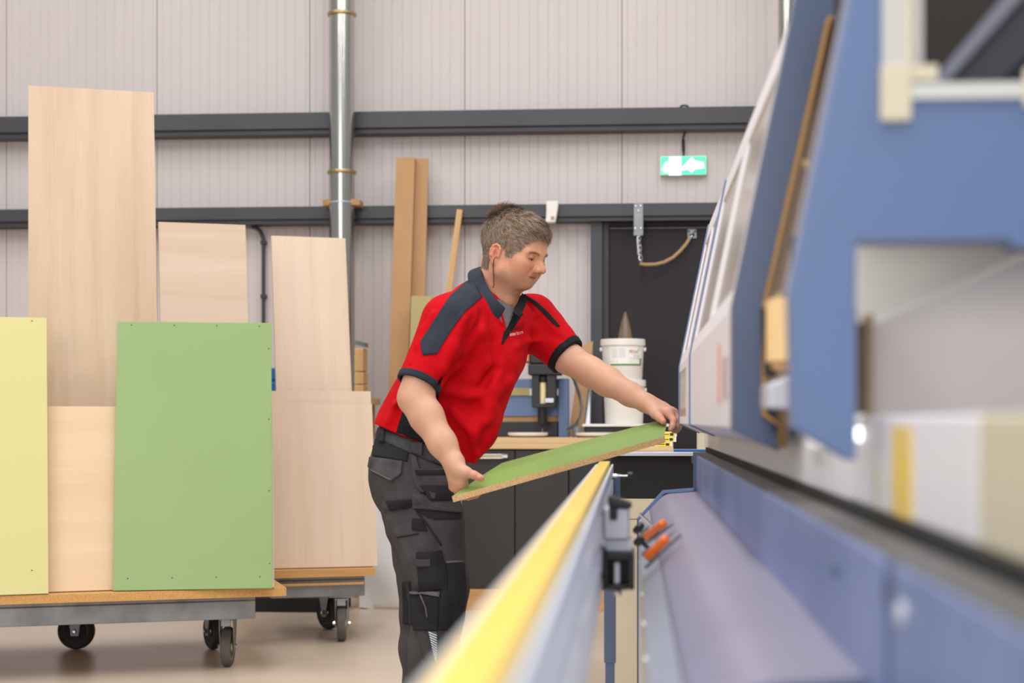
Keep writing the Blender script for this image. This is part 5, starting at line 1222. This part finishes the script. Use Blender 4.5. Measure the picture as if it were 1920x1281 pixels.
# folds of the cloth
def fold(a, b, r0=0.007, k=0.028, r1=None): sf.put(cone(Q(*a), Q(*b), r0, r0 if r1 is None else r1), k)
def crease(a, b, r=0.006, k=0.02): sf.put(cone(Q(*a), Q(*b), r, r), k, 'cut')
bvh0 = None
V0, F0 = sf.mesh(); b0_ = bvh_of(V0, F0)
def surf(px, py, lift):
    d = (Vector(Q(px, py, 1.0)) - CAMQ).normalized(); h_ = b0_.ray_cast(CAMQ, d)
    if h_[0] is None: return np.array(b0_.find_nearest(Vector(Q(px, py, 4.4)))[0])
    return np.array(h_[0]) + np.array(h_[1]) * lift
def sfold(pts, r=0.006, lift=0.0, k=0.02):
    P = [surf(px, py, lift) for px, py in pts]
    for i in range(len(P) - 1): sf.put(cone(P[i], P[i + 1], r, r), k)
def scut(pts, r=0.006, lift=0.004, k=0.02):
    P = [surf(px, py, lift) for px, py in pts]
    for i in range(len(P) - 1): sf.put(cone(P[i], P[i + 1], r, r), k, 'cut')
# sleeve crease at the armpit and pulls across the belly
scut([(905, 590), (880, 640), (862, 680), (835, 712), (822, 725)], 0.006, 0.003, 0.024)
sfold([(868, 600), (850, 650), (832, 690)], 0.006, -0.001, 0.03); scut([(886, 600), (866, 655), (842, 700)], 0.003, 0.003, 0.02)
sfold([(838, 735), (880, 745), (925, 735), (955, 715)], 0.006, -0.002, 0.03); scut([(842, 752), (880, 766), (930, 752)], 0.005, 0.004, 0.03)
sfold([(848, 775), (885, 812), (893, 850)], 0.007, -0.001, 0.03); scut([(838, 780), (868, 822), (876, 855)], 0.005, 0.003, 0.026)
scut([(905, 772), (915, 800), (903, 838)], 0.005, 0.003, 0.028); sfold([(930, 690), (918, 760), (912, 790)], 0.006, -0.002, 0.035)
scut([(800, 600), (786, 625), (776, 655)], 0.004, 0.003, 0.018); sfold([(812, 590), (795, 618), (782, 650)], 0.005, 0.0, 0.02)
scut([(925, 640), (925, 690), (905, 720)], 0.004, 0.003, 0.03); sfold([(905, 625), (908, 680), (890, 712)], 0.005, -0.001, 0.03)
scut([(1010, 600), (1030, 625), (1060, 640)], 0.003, 0.003, 0.02); sfold([(968, 650), (990, 640), (1010, 640)], 0.004, 0, 0.02)
sfold([(728, 790), (742, 760), (752, 742)], 0.006, 0.0, 0.02); scut([(738, 800), (750, 770), (758, 750)], 0.004, 0.003, 0.018)
sfold([(770, 800), (790, 770), (805, 745)], 0.005, 0, 0.025)
P_ = sf.points(); band = np.abs(sf.F) < 0.03
sf.F[band] += (0.0045 * (vnoise(P_[band] * [1, 1, 0.6], 16) - 0.5) + 0.003 * (vnoise(P_[band], 34) - 0.5)).astype(np.float32)
full_shirt = sf.copy()
# hem, sleeve ends, neck opening
sf.cut_plane(Q(795, 832, 4.5), (-0.40, 0.0, -1.0)); 
def arm_cut(fld, hem, elbow, sh, r_in):
    ax = (np.array(elbow) - np.array(sh)); ax /= np.linalg.norm(ax)
    # remove cloth beyond the hem (only near the arm) and hollow the opening
    sl, P = fld.sub_grid(np.array(hem) - 0.12, np.array(hem) + 0.12)
    s_ = (P - np.array(hem)) @ ax; rad = np.linalg.norm(P - np.array(hem) - s_[..., None] * ax, axis=-1)
    near = rad < r_in + 0.013
    d = np.where(near, s_, -1.0)
    inner = np.maximum(rad - r_in, -(s_ + 0.045))
    fld.F[sl] = np.maximum(np.maximum(fld.F[sl], d), np.where(near, -inner, -1))
    return ax
axr = arm_cut(sf, R_HEM, R_EL, R_SH, 0.0515); axl = arm_cut(sf, L_HEM, L_EL, L_SH, 0.0495)
sf.put(cone(NB + (HC - NB) * 0.10, HC, 0.066, 0.06), 0.006, 'cut')
cb, cfp = Q(907, 508, 4.555), Q(955, 588, 4.455); cc = (cb + cfp) / 2; axa = (cb - cc); axs = np.array([0.026, 0.072, 0.008]); nrm_c = np.cross(axs, axa); nrm_c /= np.linalg.norm(nrm_c)
if nrm_c[2] < 0: nrm_c = -nrm_c
sl, P = sf.sub_grid(cc - 0.14, cc + 0.14); hh_ = (P - cc) @ nrm_c; rr_ = np.linalg.norm(P - cc - hh_[..., None] * nrm_c, axis=-1)
sf.F[sl] = np.maximum(sf.F[sl], np.where(rr_ < 0.135, 0.65 * (hh_ + 1.15 * (rr_ - 0.082) + 0.004 - 0.034 * np.clip(0.15 - ((P - cc) @ (axa / np.linalg.norm(axa))) / 0.06, 0, 1) - 0.045 * np.clip(((P - cc) @ (axs / np.linalg.norm(axs)) - 0.01) / 0.03, 0, 1)), -1))
Vs, Fs = sf.mesh(); Vs = relax(Vs, Fs, 2, 0.5)
shirt = to_obj('polo_shirt', Vs, Fs, red_m)
bs = bvh_of(Vs, Fs)
# cuffs: navy bands at the sleeve ends
for hem, ax, r_in, wd in ((R_HEM, axr, 0.0515, 0.0165), (L_HEM, axl, 0.0495, 0.0185)):
    cf = Field(np.array(hem) - 0.10, np.array(hem) + 0.10, 0.003)
    sl, P = full_shirt.sub_grid(cf.lo, cf.lo + cf.h * (cf.n - 1))
    # resample the shirt field
    q = (cf.points() - full_shirt.lo) / full_shirt.h; i = np.clip(np.floor(q).astype(int), 0, np.array(full_shirt.n) - 2); f_ = np.clip(q - i, 0, 1); val = 0
    for a in (0, 1):
        for b in (0, 1):
            for c in (0, 1):
                wgt = (f_[..., 0] if a else 1 - f_[..., 0]) * (f_[..., 1] if b else 1 - f_[..., 1]) * (f_[..., 2] if c else 1 - f_[..., 2]); val = val + wgt * full_shirt.F[i[..., 0] + a, i[..., 1] + b, i[..., 2] + c]
    P = cf.points(); s_ = (P - np.array(hem)) @ ax; rad = np.linalg.norm(P - np.array(hem) - s_[..., None] * ax, axis=-1)
    cf.F = np.maximum.reduce([val - 0.0022, s_ - 0.003, -(s_ + wd), rad - 0.078, (r_in - 0.001) - rad]).astype(np.float32)
    Vc, Fc_ = cf.mesh(); to_obj('sleeve_cuff', relax(Vc, Fc_, 2, 0.4), Fc_, navy_m if hem is R_HEM else black_m)
# navy shoulder yokes, side panel, placket
patch('shoulder_panel', bs, [(884, 523), (872, 531), (844, 556), (811, 605), (788, 641), (790, 655), (793, 667)], [(904, 557), (890, 569), (873, 584), (846, 620), (832, 643), (820, 662), (819, 664)], navy_m, 0.0030, 0.006, 22, 44)
patch('shoulder_panel', bs, [(982, 551), (1005, 565), (1026, 584), (1042, 602), (1050, 612)], [(981, 556), (1001, 571), (1020, 590), (1036, 607), (1046, 614)], black_m, 0.0014, 0.003, 6, 24)
patch('side_panel', bs, [(806, 724), (774, 748), (757, 768), (747, 798), (742, 818)], [(828, 712), (822, 740), (822, 775), (830, 820), (850, 850)], black_m, 0.0014, 0.003, 24, 36)
patch('undershirt', bs, [(922, 560), (931, 584), (938, 600), (946, 616)], [(965, 570), (962, 588), (956, 602), (949, 617)], tee_m, 0.0022, 0.005, 18, 24)
patch('placket', bs, [(962, 590), (954, 605), (944, 626), (940, 645)], [(981, 588), (971, 602), (957, 624), (942, 646)], black_m, 0.0022, 0.004, 14, 24)
patch('placket_edge', bs, [(936, 586), (941, 606), (945, 622)], [(940, 586), (945, 604), (948, 618)], red_m, 0.003, 0.005, 5, 16)
# embroidered name on the chest
thread_w = mat('white_thread', lin(238, 200, 196), 0.8); thread_n = mat('navy_thread', lin(70, 12, 26), 0.85)
def stitch_text(s, p0, p1, hgt, material):
    vs, fs = text_verts(s); wmx, hmx = vs[:, 0].max(), vs[:, 1].max(); p0, p1 = np.array(p0, float), np.array(p1, float); out = []
    for x, y, _ in vs:
        p = p0 + (p1 - p0) * x / wmx + np.array([0.06, -1.0]) * hgt * y / hmx
        d = (Vector(Q(p[0], p[1], 1.0)) - CAMQ).normalized(); h_ = bs.ray_cast(CAMQ, d); c = h_[0] if h_[0] is not None else Vector(Q(p[0], p[1], 4.4)); out.append(np.array(c - d * 0.0035))
    return to_obj('embroidery', np.array(out), fs, material, smooth=False)
stitch_text('Interieurs', (956, 631), (980.5, 625.5), 7.0, thread_w)
stitch_text('wellnus', (960, 621), (982, 614.5), 6.0, thread_n)
# collar: stand-up band folded over, open at the front
nu, rows = 56, []
for i in range(nu):
    t = math.radians(-148 + 296 * i / (nu - 1)); ca, sa = math.cos(t), math.sin(t)
    c0 = cc + axa * ca * 1.02 + axs * sa * 1.02; rad = (axa * ca + axs * sa); rad = rad / np.linalg.norm(rad); fr_ = np.clip((abs(math.degrees(t)) - 95) / 53, 0, 1)
    dn = np.array([0, 0, -1.0])
    fl = 0.030 + 0.022 * fr_
    rows.append([c0 - nrm_c * 0.05 - rad * 0.006, c0 + nrm_c * 0.012, c0 + nrm_c * 0.016 + rad * 0.004, c0 + nrm_c * 0.012 + rad * 0.010, c0 + rad * (0.020) + nrm_c * (0.008 - fl * 0.5), c0 + rad * (0.028 + 0.003 * fr_) + nrm_c * (0.006 - fl), c0 + rad * (0.025 + 0.003 * fr_) + nrm_c * (0.005 - fl), c0 + rad * 0.007 + nrm_c * 0.004])
nr_ = len(rows[0]); CV = [p for r_ in rows for p in r_]; CF = [(i * nr_ + j, i * nr_ + (j + 1) % nr_, (i + 1) * nr_ + (j + 1) % nr_, (i + 1) * nr_ + j) for i in range(nu - 1) for j in range(nr_ - 1)]
CF += [(i * nr_ + nr_ - 1, i * nr_, (i + 1) * nr_, (i + 1) * nr_ + nr_ - 1) for i in range(nu - 1)] + [tuple(range(nr_)), tuple(range((nu - 1) * nr_ + nr_ - 1, (nu - 1) * nr_ - 1, -1))]
ff = [Q(979, 551, 4.535), Q(989, 566, 4.50), Q(974, 596, 4.43), Q(961, 588, 4.435)]
ffn = np.cross(ff[1] - ff[0], ff[3] - ff[0]); ffn /= np.linalg.norm(ffn); ffn = ffn * (-1 if ffn[1] > 0 else 1)
mb = MB(); mb.hexa([p for p in ff] + [p + ffn * 0.004 for p in ff]); fo = to_obj('collar_flap', np.array(mb.v), mb.f, black_m, smooth=False)
bm = bmesh.new(); bm.from_mesh(fo.data); bmesh.ops.recalc_face_normals(bm, faces=bm.faces); bm.to_mesh(fo.data); bm.free()
co = to_obj('collar', np.array(CV), CF, navy_m); sm_ = co.modifiers.new('soft', 'SUBSURF'); sm_.levels = sm_.render_levels = 1
bm = bmesh.new(); bm.from_mesh(co.data); bmesh.ops.recalc_face_normals(bm, faces=bm.faces); bm.to_mesh(co.data); bm.free()

# ---- trousers
tf = Field([Q(690, 900, 4.45)[0] - 0.03, 4.28, 0.10], [Q(885, 900, 4.45)[0] + 0.02, 4.80, Q(700, 785, 4.5)[2]], 0.0045)
tf.put(ell(Q(783, 880, 4.555), (0.118, 0.165, 0.135)), 0.05); tf.put(ell(Q(772, 905, 4.50), (0.108, 0.095, 0.115)), 0.05); tf.put(ell(Q(770, 905, 4.63), (0.105, 0.09, 0.11)), 0.05)
tf.put(cone(Q(786, 840, 4.555), Q(784, 870, 4.555), 0.118, 0.12), 0.05)
chain(tf, [Q(789, 900, 4.475), Q(799, 980, 4.455), Q(811, 1040, 4.44), Q(822, 1095, 4.43), Q(821, 1150, 4.437), Q(813, 1215, 4.445), Q(803, 1290, 4.45), Q(800, 1400, 4.45)], [0.112, 0.098, 0.085, 0.075, 0.070, 0.066, 0.060, 0.064], 0.03)
chain(tf, [Q(782, 900, 4.635), Q(786, 980, 4.645), Q(792, 1040, 4.655), Q(798, 1095, 4.66), Q(796, 1150, 4.66), Q(794, 1215, 4.66), Q(797, 1290, 4.66), Q(797, 1400, 4.66)], [0.105, 0.092, 0.082, 0.072, 0.068, 0.064, 0.059, 0.062], 0.03)
tf.put(ell(Q(833, 1100, 4.42), (0.058, 0.052, 0.075)), 0.03)        # knee pad bulge
Vt, Ft = tf.mesh(); b0_ = bvh_of(Vt, Ft); sf = tf
# drape: diagonal pulls of the thigh, knee breaks, stacks at the shin
scut([(725, 960), (760, 950), (788, 945)], 0.006, 0.003, 0.02); sfold([(722, 950), (755, 940), (786, 932)], 0.006, 0, 0.02)
scut([(778, 960), (800, 990), (826, 1030)], 0.005, 0.003, 0.02); sfold([(745, 1000), (768, 1050), (785, 1092)], 0.005, 0, 0.022)
scut([(775, 1112), (800, 1108), (835, 1104)], 0.005, 0.003, 0.02); scut([(782, 1120), (795, 1150), (805, 1170)], 0.004, 0.003, 0.018)
sfold([(792, 1190), (800, 1230), (812, 1275)], 0.006, 0.0, 0.02); scut([(781, 1200), (790, 1240), (800, 1281)], 0.005, 0.003, 0.02)
scut([(845, 1120), (850, 1150), (848, 1180)], 0.005, 0.003, 0.02); sfold([(840, 1190), (832, 1225), (828, 1260)], 0.006, 0, 0.02)
P_ = tf.points(); band = np.abs(tf.F) < 0.03
tf.F[band] += (0.008 * (vnoise(P_[band] * [1, 1, 0.8], 14) - 0.5) + 0.004 * (vnoise(P_[band], 36) - 0.5)).astype(np.float32)
waist = tf.copy()
tf.cut_plane(Q(785, 826, 4.55), (0.40, 0, 1.0))
Vt, Ft = tf.mesh(); Vt = relax(Vt, Ft, 2, 0.5)
to_obj('trousers', Vt, Ft, tr_m); bt = bvh_of(Vt, Ft)
# waistband / belt: slab of the same field, slightly proud
nb = np.array([0.40, 0, 1.0]); nb /= np.linalg.norm(nb); c0 = Q(785, 826, 4.55)
P_ = waist.points(); s_ = (P_ - c0) @ nb
bw = waist.copy(); bw.F = np.maximum.reduce([waist.F - 0.005, s_ - 0.004, -(s_ + 0.036)]).astype(np.float32); Vw, Fw = bw.mesh(); to_obj('belt', relax(Vw, Fw, 2, 0.4), Fw, leather_m)
patch('belt_loop', bt, [(771, 833), (772, 851)], [(792, 835), (791, 857)], tr3_m, 0.012, 0.014, 8, 8)
patch('belt_loop', bt, [(714, 806), (713, 829)], [(725, 809), (722, 832)], tr2_m, 0.012, 0.014, 8, 8)
patch('yoke', bt, [(700, 822), (699, 855)], [(768, 842), (764, 866)], tr2_m, 0.002, 0.005, 18, 10)
patch('back_pocket_flap', bt, [(697, 858), (694, 876), (700, 884)], [(756, 866), (753, 890), (736, 902)], tr3_m, 0.008, 0.009, 18, 12)
patch('pocket_stitching', bt, [(699, 880), (700, 882.5)], [(736, 898.5), (736, 901)], stitch_m, 0.0095, 0.003, 18, 3)
patch('belt_strap', bt, [(770, 852), (774, 880), (775, 900)], [(780, 856), (788, 882), (790, 898)], tr3_m, 0.006, 0.008, 6, 14)
patch('holster_pocket', bt, [(776, 880), (778, 905), (788, 925)], [(848, 880), (850, 905), (852, 918)], tr3_m, 0.010, 0.013, 20, 14, bulge=0.012)
patch('pocket_welt', bt, [(779, 884), (782, 892)], [(845, 882), (848, 892)], tr2_m, 0.017, 0.012, 20, 5, bulge=0.006)
patch('holster_pocket', bt, [(787, 912), (800, 934), (808, 942)], [(846, 912), (850, 930), (852, 938)], tr2_m, 0.018, 0.02, 16, 12, bulge=0.01)
patch('pocket_lip', bt, [(801, 923), (807, 936)], [(812, 925), (812, 936)], tr3_m, 0.026, 0.012, 5, 6)
patch('flap_pocket', bt, [(775, 928), (774, 944), (776, 954)], [(856, 934), (860, 948), (862, 962)], tr3_m, 0.009, 0.012, 20, 10, bulge=0.006)
patch('thigh_band', bt, [(724, 940), (732, 958)], [(776, 936), (774, 952)], tr2_m, 0.003, 0.006, 14, 8)
patch('thigh_band', bt, [(778, 954), (800, 970), (815, 975)], [(862, 950), (864, 962), (864, 972)], tr2_m, 0.004, 0.007, 18, 10)
patch('reinforcement', bt, [(773, 972), (772, 994)], [(792, 974), (802, 997)], tr2_m, 0.003, 0.005, 8, 8)
patch('side_seam', bt, [(778, 958), (800, 985), (826, 1024)], [(781, 956), (803, 983), (829, 1022)], tr2_m, 0.003, 0.005, 4, 22)
patch('cargo_pocket', bt, [(783, 1036), (784, 1070), (787, 1108)], [(826, 1034), (836, 1070), (840, 1106)], tr2_m, 0.009, 0.012, 16, 20, bulge=0.006)
patch('cargo_flap', bt, [(784, 1048), (785, 1061)], [(808, 1048), (808, 1061)], tr_m, 0.017, 0.006, 10, 6)
patch('seam_tape', bt, [(772, 1108), (772, 1112)], [(824, 1112), (823, 1119)], stitch_m, 0.011, 0.012, 12, 4)
patch('knee_patch', bt, [(772, 1113), (774, 1150), (777, 1182)], [(822, 1118), (822, 1150), (820, 1183)], tr2_m, 0.005, 0.008, 16, 20)
patch('knee_patch', bt, [(836, 1058), (826, 1110), (822, 1180)], [(868, 1056), (872, 1110), (862, 1188)], tr2_m, 0.006, 0.009, 14, 26, bulge=0.004)
patch('seam_tape', bt, [(836, 1052), (836, 1057)], [(866, 1051), (866, 1055)], stitch_m, 0.004, 0.006, 10, 3)
patch('knee_patch', bt, [(755, 1093), (757, 1140), (757, 1170)], [(770, 1090), (772, 1140), (774, 1172)], tr2_m, 0.004, 0.007, 8, 18)
patch('thigh_seam', bt, [(744, 1007), (745, 1009)], [(784, 1000), (785, 1002)], tr2_m, 0.002, 0.004, 12, 3)
patch('leg_seam', bt, [(790, 1115), (800, 1140), (803, 1158)], [(791.5, 1114), (801.5, 1139), (804.5, 1157)], stitch_m, 0.007, 0.004, 3, 12)
refl = mat('reflective_tape', lin(206, 214, 222), 0.25, 0.3); refd = mat('reflective_gap', lin(70, 76, 84), 0.5)
patch('reflective_tape', bt, [(803, 1184), (808, 1210), (814, 1240)], [(820, 1183), (820, 1210), (820, 1238)], refd, 0.003, 0.005, 8, 20)
for k in range(11):
    y = 1185 + k * 4.8; x0 = 803 + (y - 1184) * 0.2
    patch('reflective_stripe', bt, [(x0 + 0.5, y - 1), (x0 + 0.5, y + 1.2)], [(819.6, y + 5.5), (819.6, y + 7.7)], refl, 0.0042, 0.003, 6, 3)
# work boots
boot_m = mat('black_boot_leather', lin(34, 32, 32), 0.5, bump=0.2, bump_scale=120); sole_m = mat('boot_sole', lin(24, 24, 24), 0.8)
for a_ in (RA, LA):
    c = np.array([a_[0], a_[1], 0.0]); fb_ = Field(c - [0.14, 0.08, 0.0], c + [0.24, 0.08, 0.22], 0.005)
    fb_.put(cone(c + [0.0, 0, 0.18], c + [-0.01, 0, 0.09], 0.048, 0.05), 0.03); fb_.put(cone(c + [-0.02, 0, 0.058], c + [0.13, 0, 0.052], 0.042, 0.040), 0.03)
    fb_.cut_plane(c + [0, 0, 0.028], (0, 0, -1)); Vb_, Fb_ = fb_.mesh(); bo = to_obj('boot', relax(Vb_, Fb_, 1), Fb_, boot_m)
    mb = MB(); n = 28; pl = [(c[0] + 0.055 + 0.125 * math.cos(t), c[1] + 0.047 * math.sin(t) * (1.0 - 0.08 * math.cos(t))) for t in np.linspace(0, 2 * math.pi, n, endpoint=False)]
    mb.prism(pl, 0.001, 0.034, 'z'); to_obj('boot_sole', np.array(mb.v), mb.f, sole_m, smooth=False)
# watch strap showing below the board
mb = MB().tube([R_WR + np.array([0.0, 0, 0.0]) + 0.03 * np.array([math.cos(t), math.sin(t), 0.0]) for t in (0, 1)], 0.001, 6)

# ------------------------------------------------------------------ the green workpiece in his hands
FL, FR_, BR, BLc = Q(847, 931, 4.165), Q(1246, 822, 4.255), Q(1240, 786.5, 4.50), Q(941, 868, 4.50)
x_ = (FR_ - FL); x_ /= np.linalg.norm(x_); n_ = np.cross(x_, BR - FL); n_ /= np.linalg.norm(n_)
if n_[2] < 0: n_ = -n_
y_ = np.cross(n_, x_)
def onplane(P, lift=0.0):     # slide along the view ray onto the board plane
    d = P - np.array(CAMQ); o = np.array(CAMQ); t = ((FL + n_ * lift - o) @ n_) / (d @ n_); return o + d * t
# lower rim of the painted bevel lies on the plane through FL; the top face is a little higher and set back
up_t = 0.014; 
top = [onplane(Q(903, 892, 4.3), up_t), onplane(Q(1250.5, 795, 4.3), up_t), onplane(Q(1240, 787, 4.5), up_t), onplane(Q(941, 868, 4.5), up_t)]
dbg_top = top
mid_ = [FL, Q(1246, 818, 4.255), None, None]
mid_[1] = onplane(Q(1245, 819, 4.25)); mid_[2] = top[2] - n_ * up_t; mid_[3] = top[3] - n_ * up_t
bot = [p - n_ * 0.0165 for p in mid_]
wp_w = q2w((FL + FR_) / 2); wp = empty('workpiece', wp_w, label='green board with a raw chipboard edge held in both hands of the man', cat='workpiece')
mb = MB(); mb.add([q2w(p) for p in mid_ + top], [(4, 5, 6, 7), (0, 1, 5, 4), (1, 2, 6, 5), (2, 3, 7, 6), (3, 0, 4, 7), (0, 3, 2, 1)]); mb.build('green_face', M['green2'], wp, bevel=0.0006)
mb = MB(); mb.hexa([q2w(p) for p in [b - n_ * 0.0 for b in bot]] + [q2w(p - n_ * 0.0002) for p in mid_]); mb.build('chipboard_core', M['chip'], wp, bevel=0.0006)
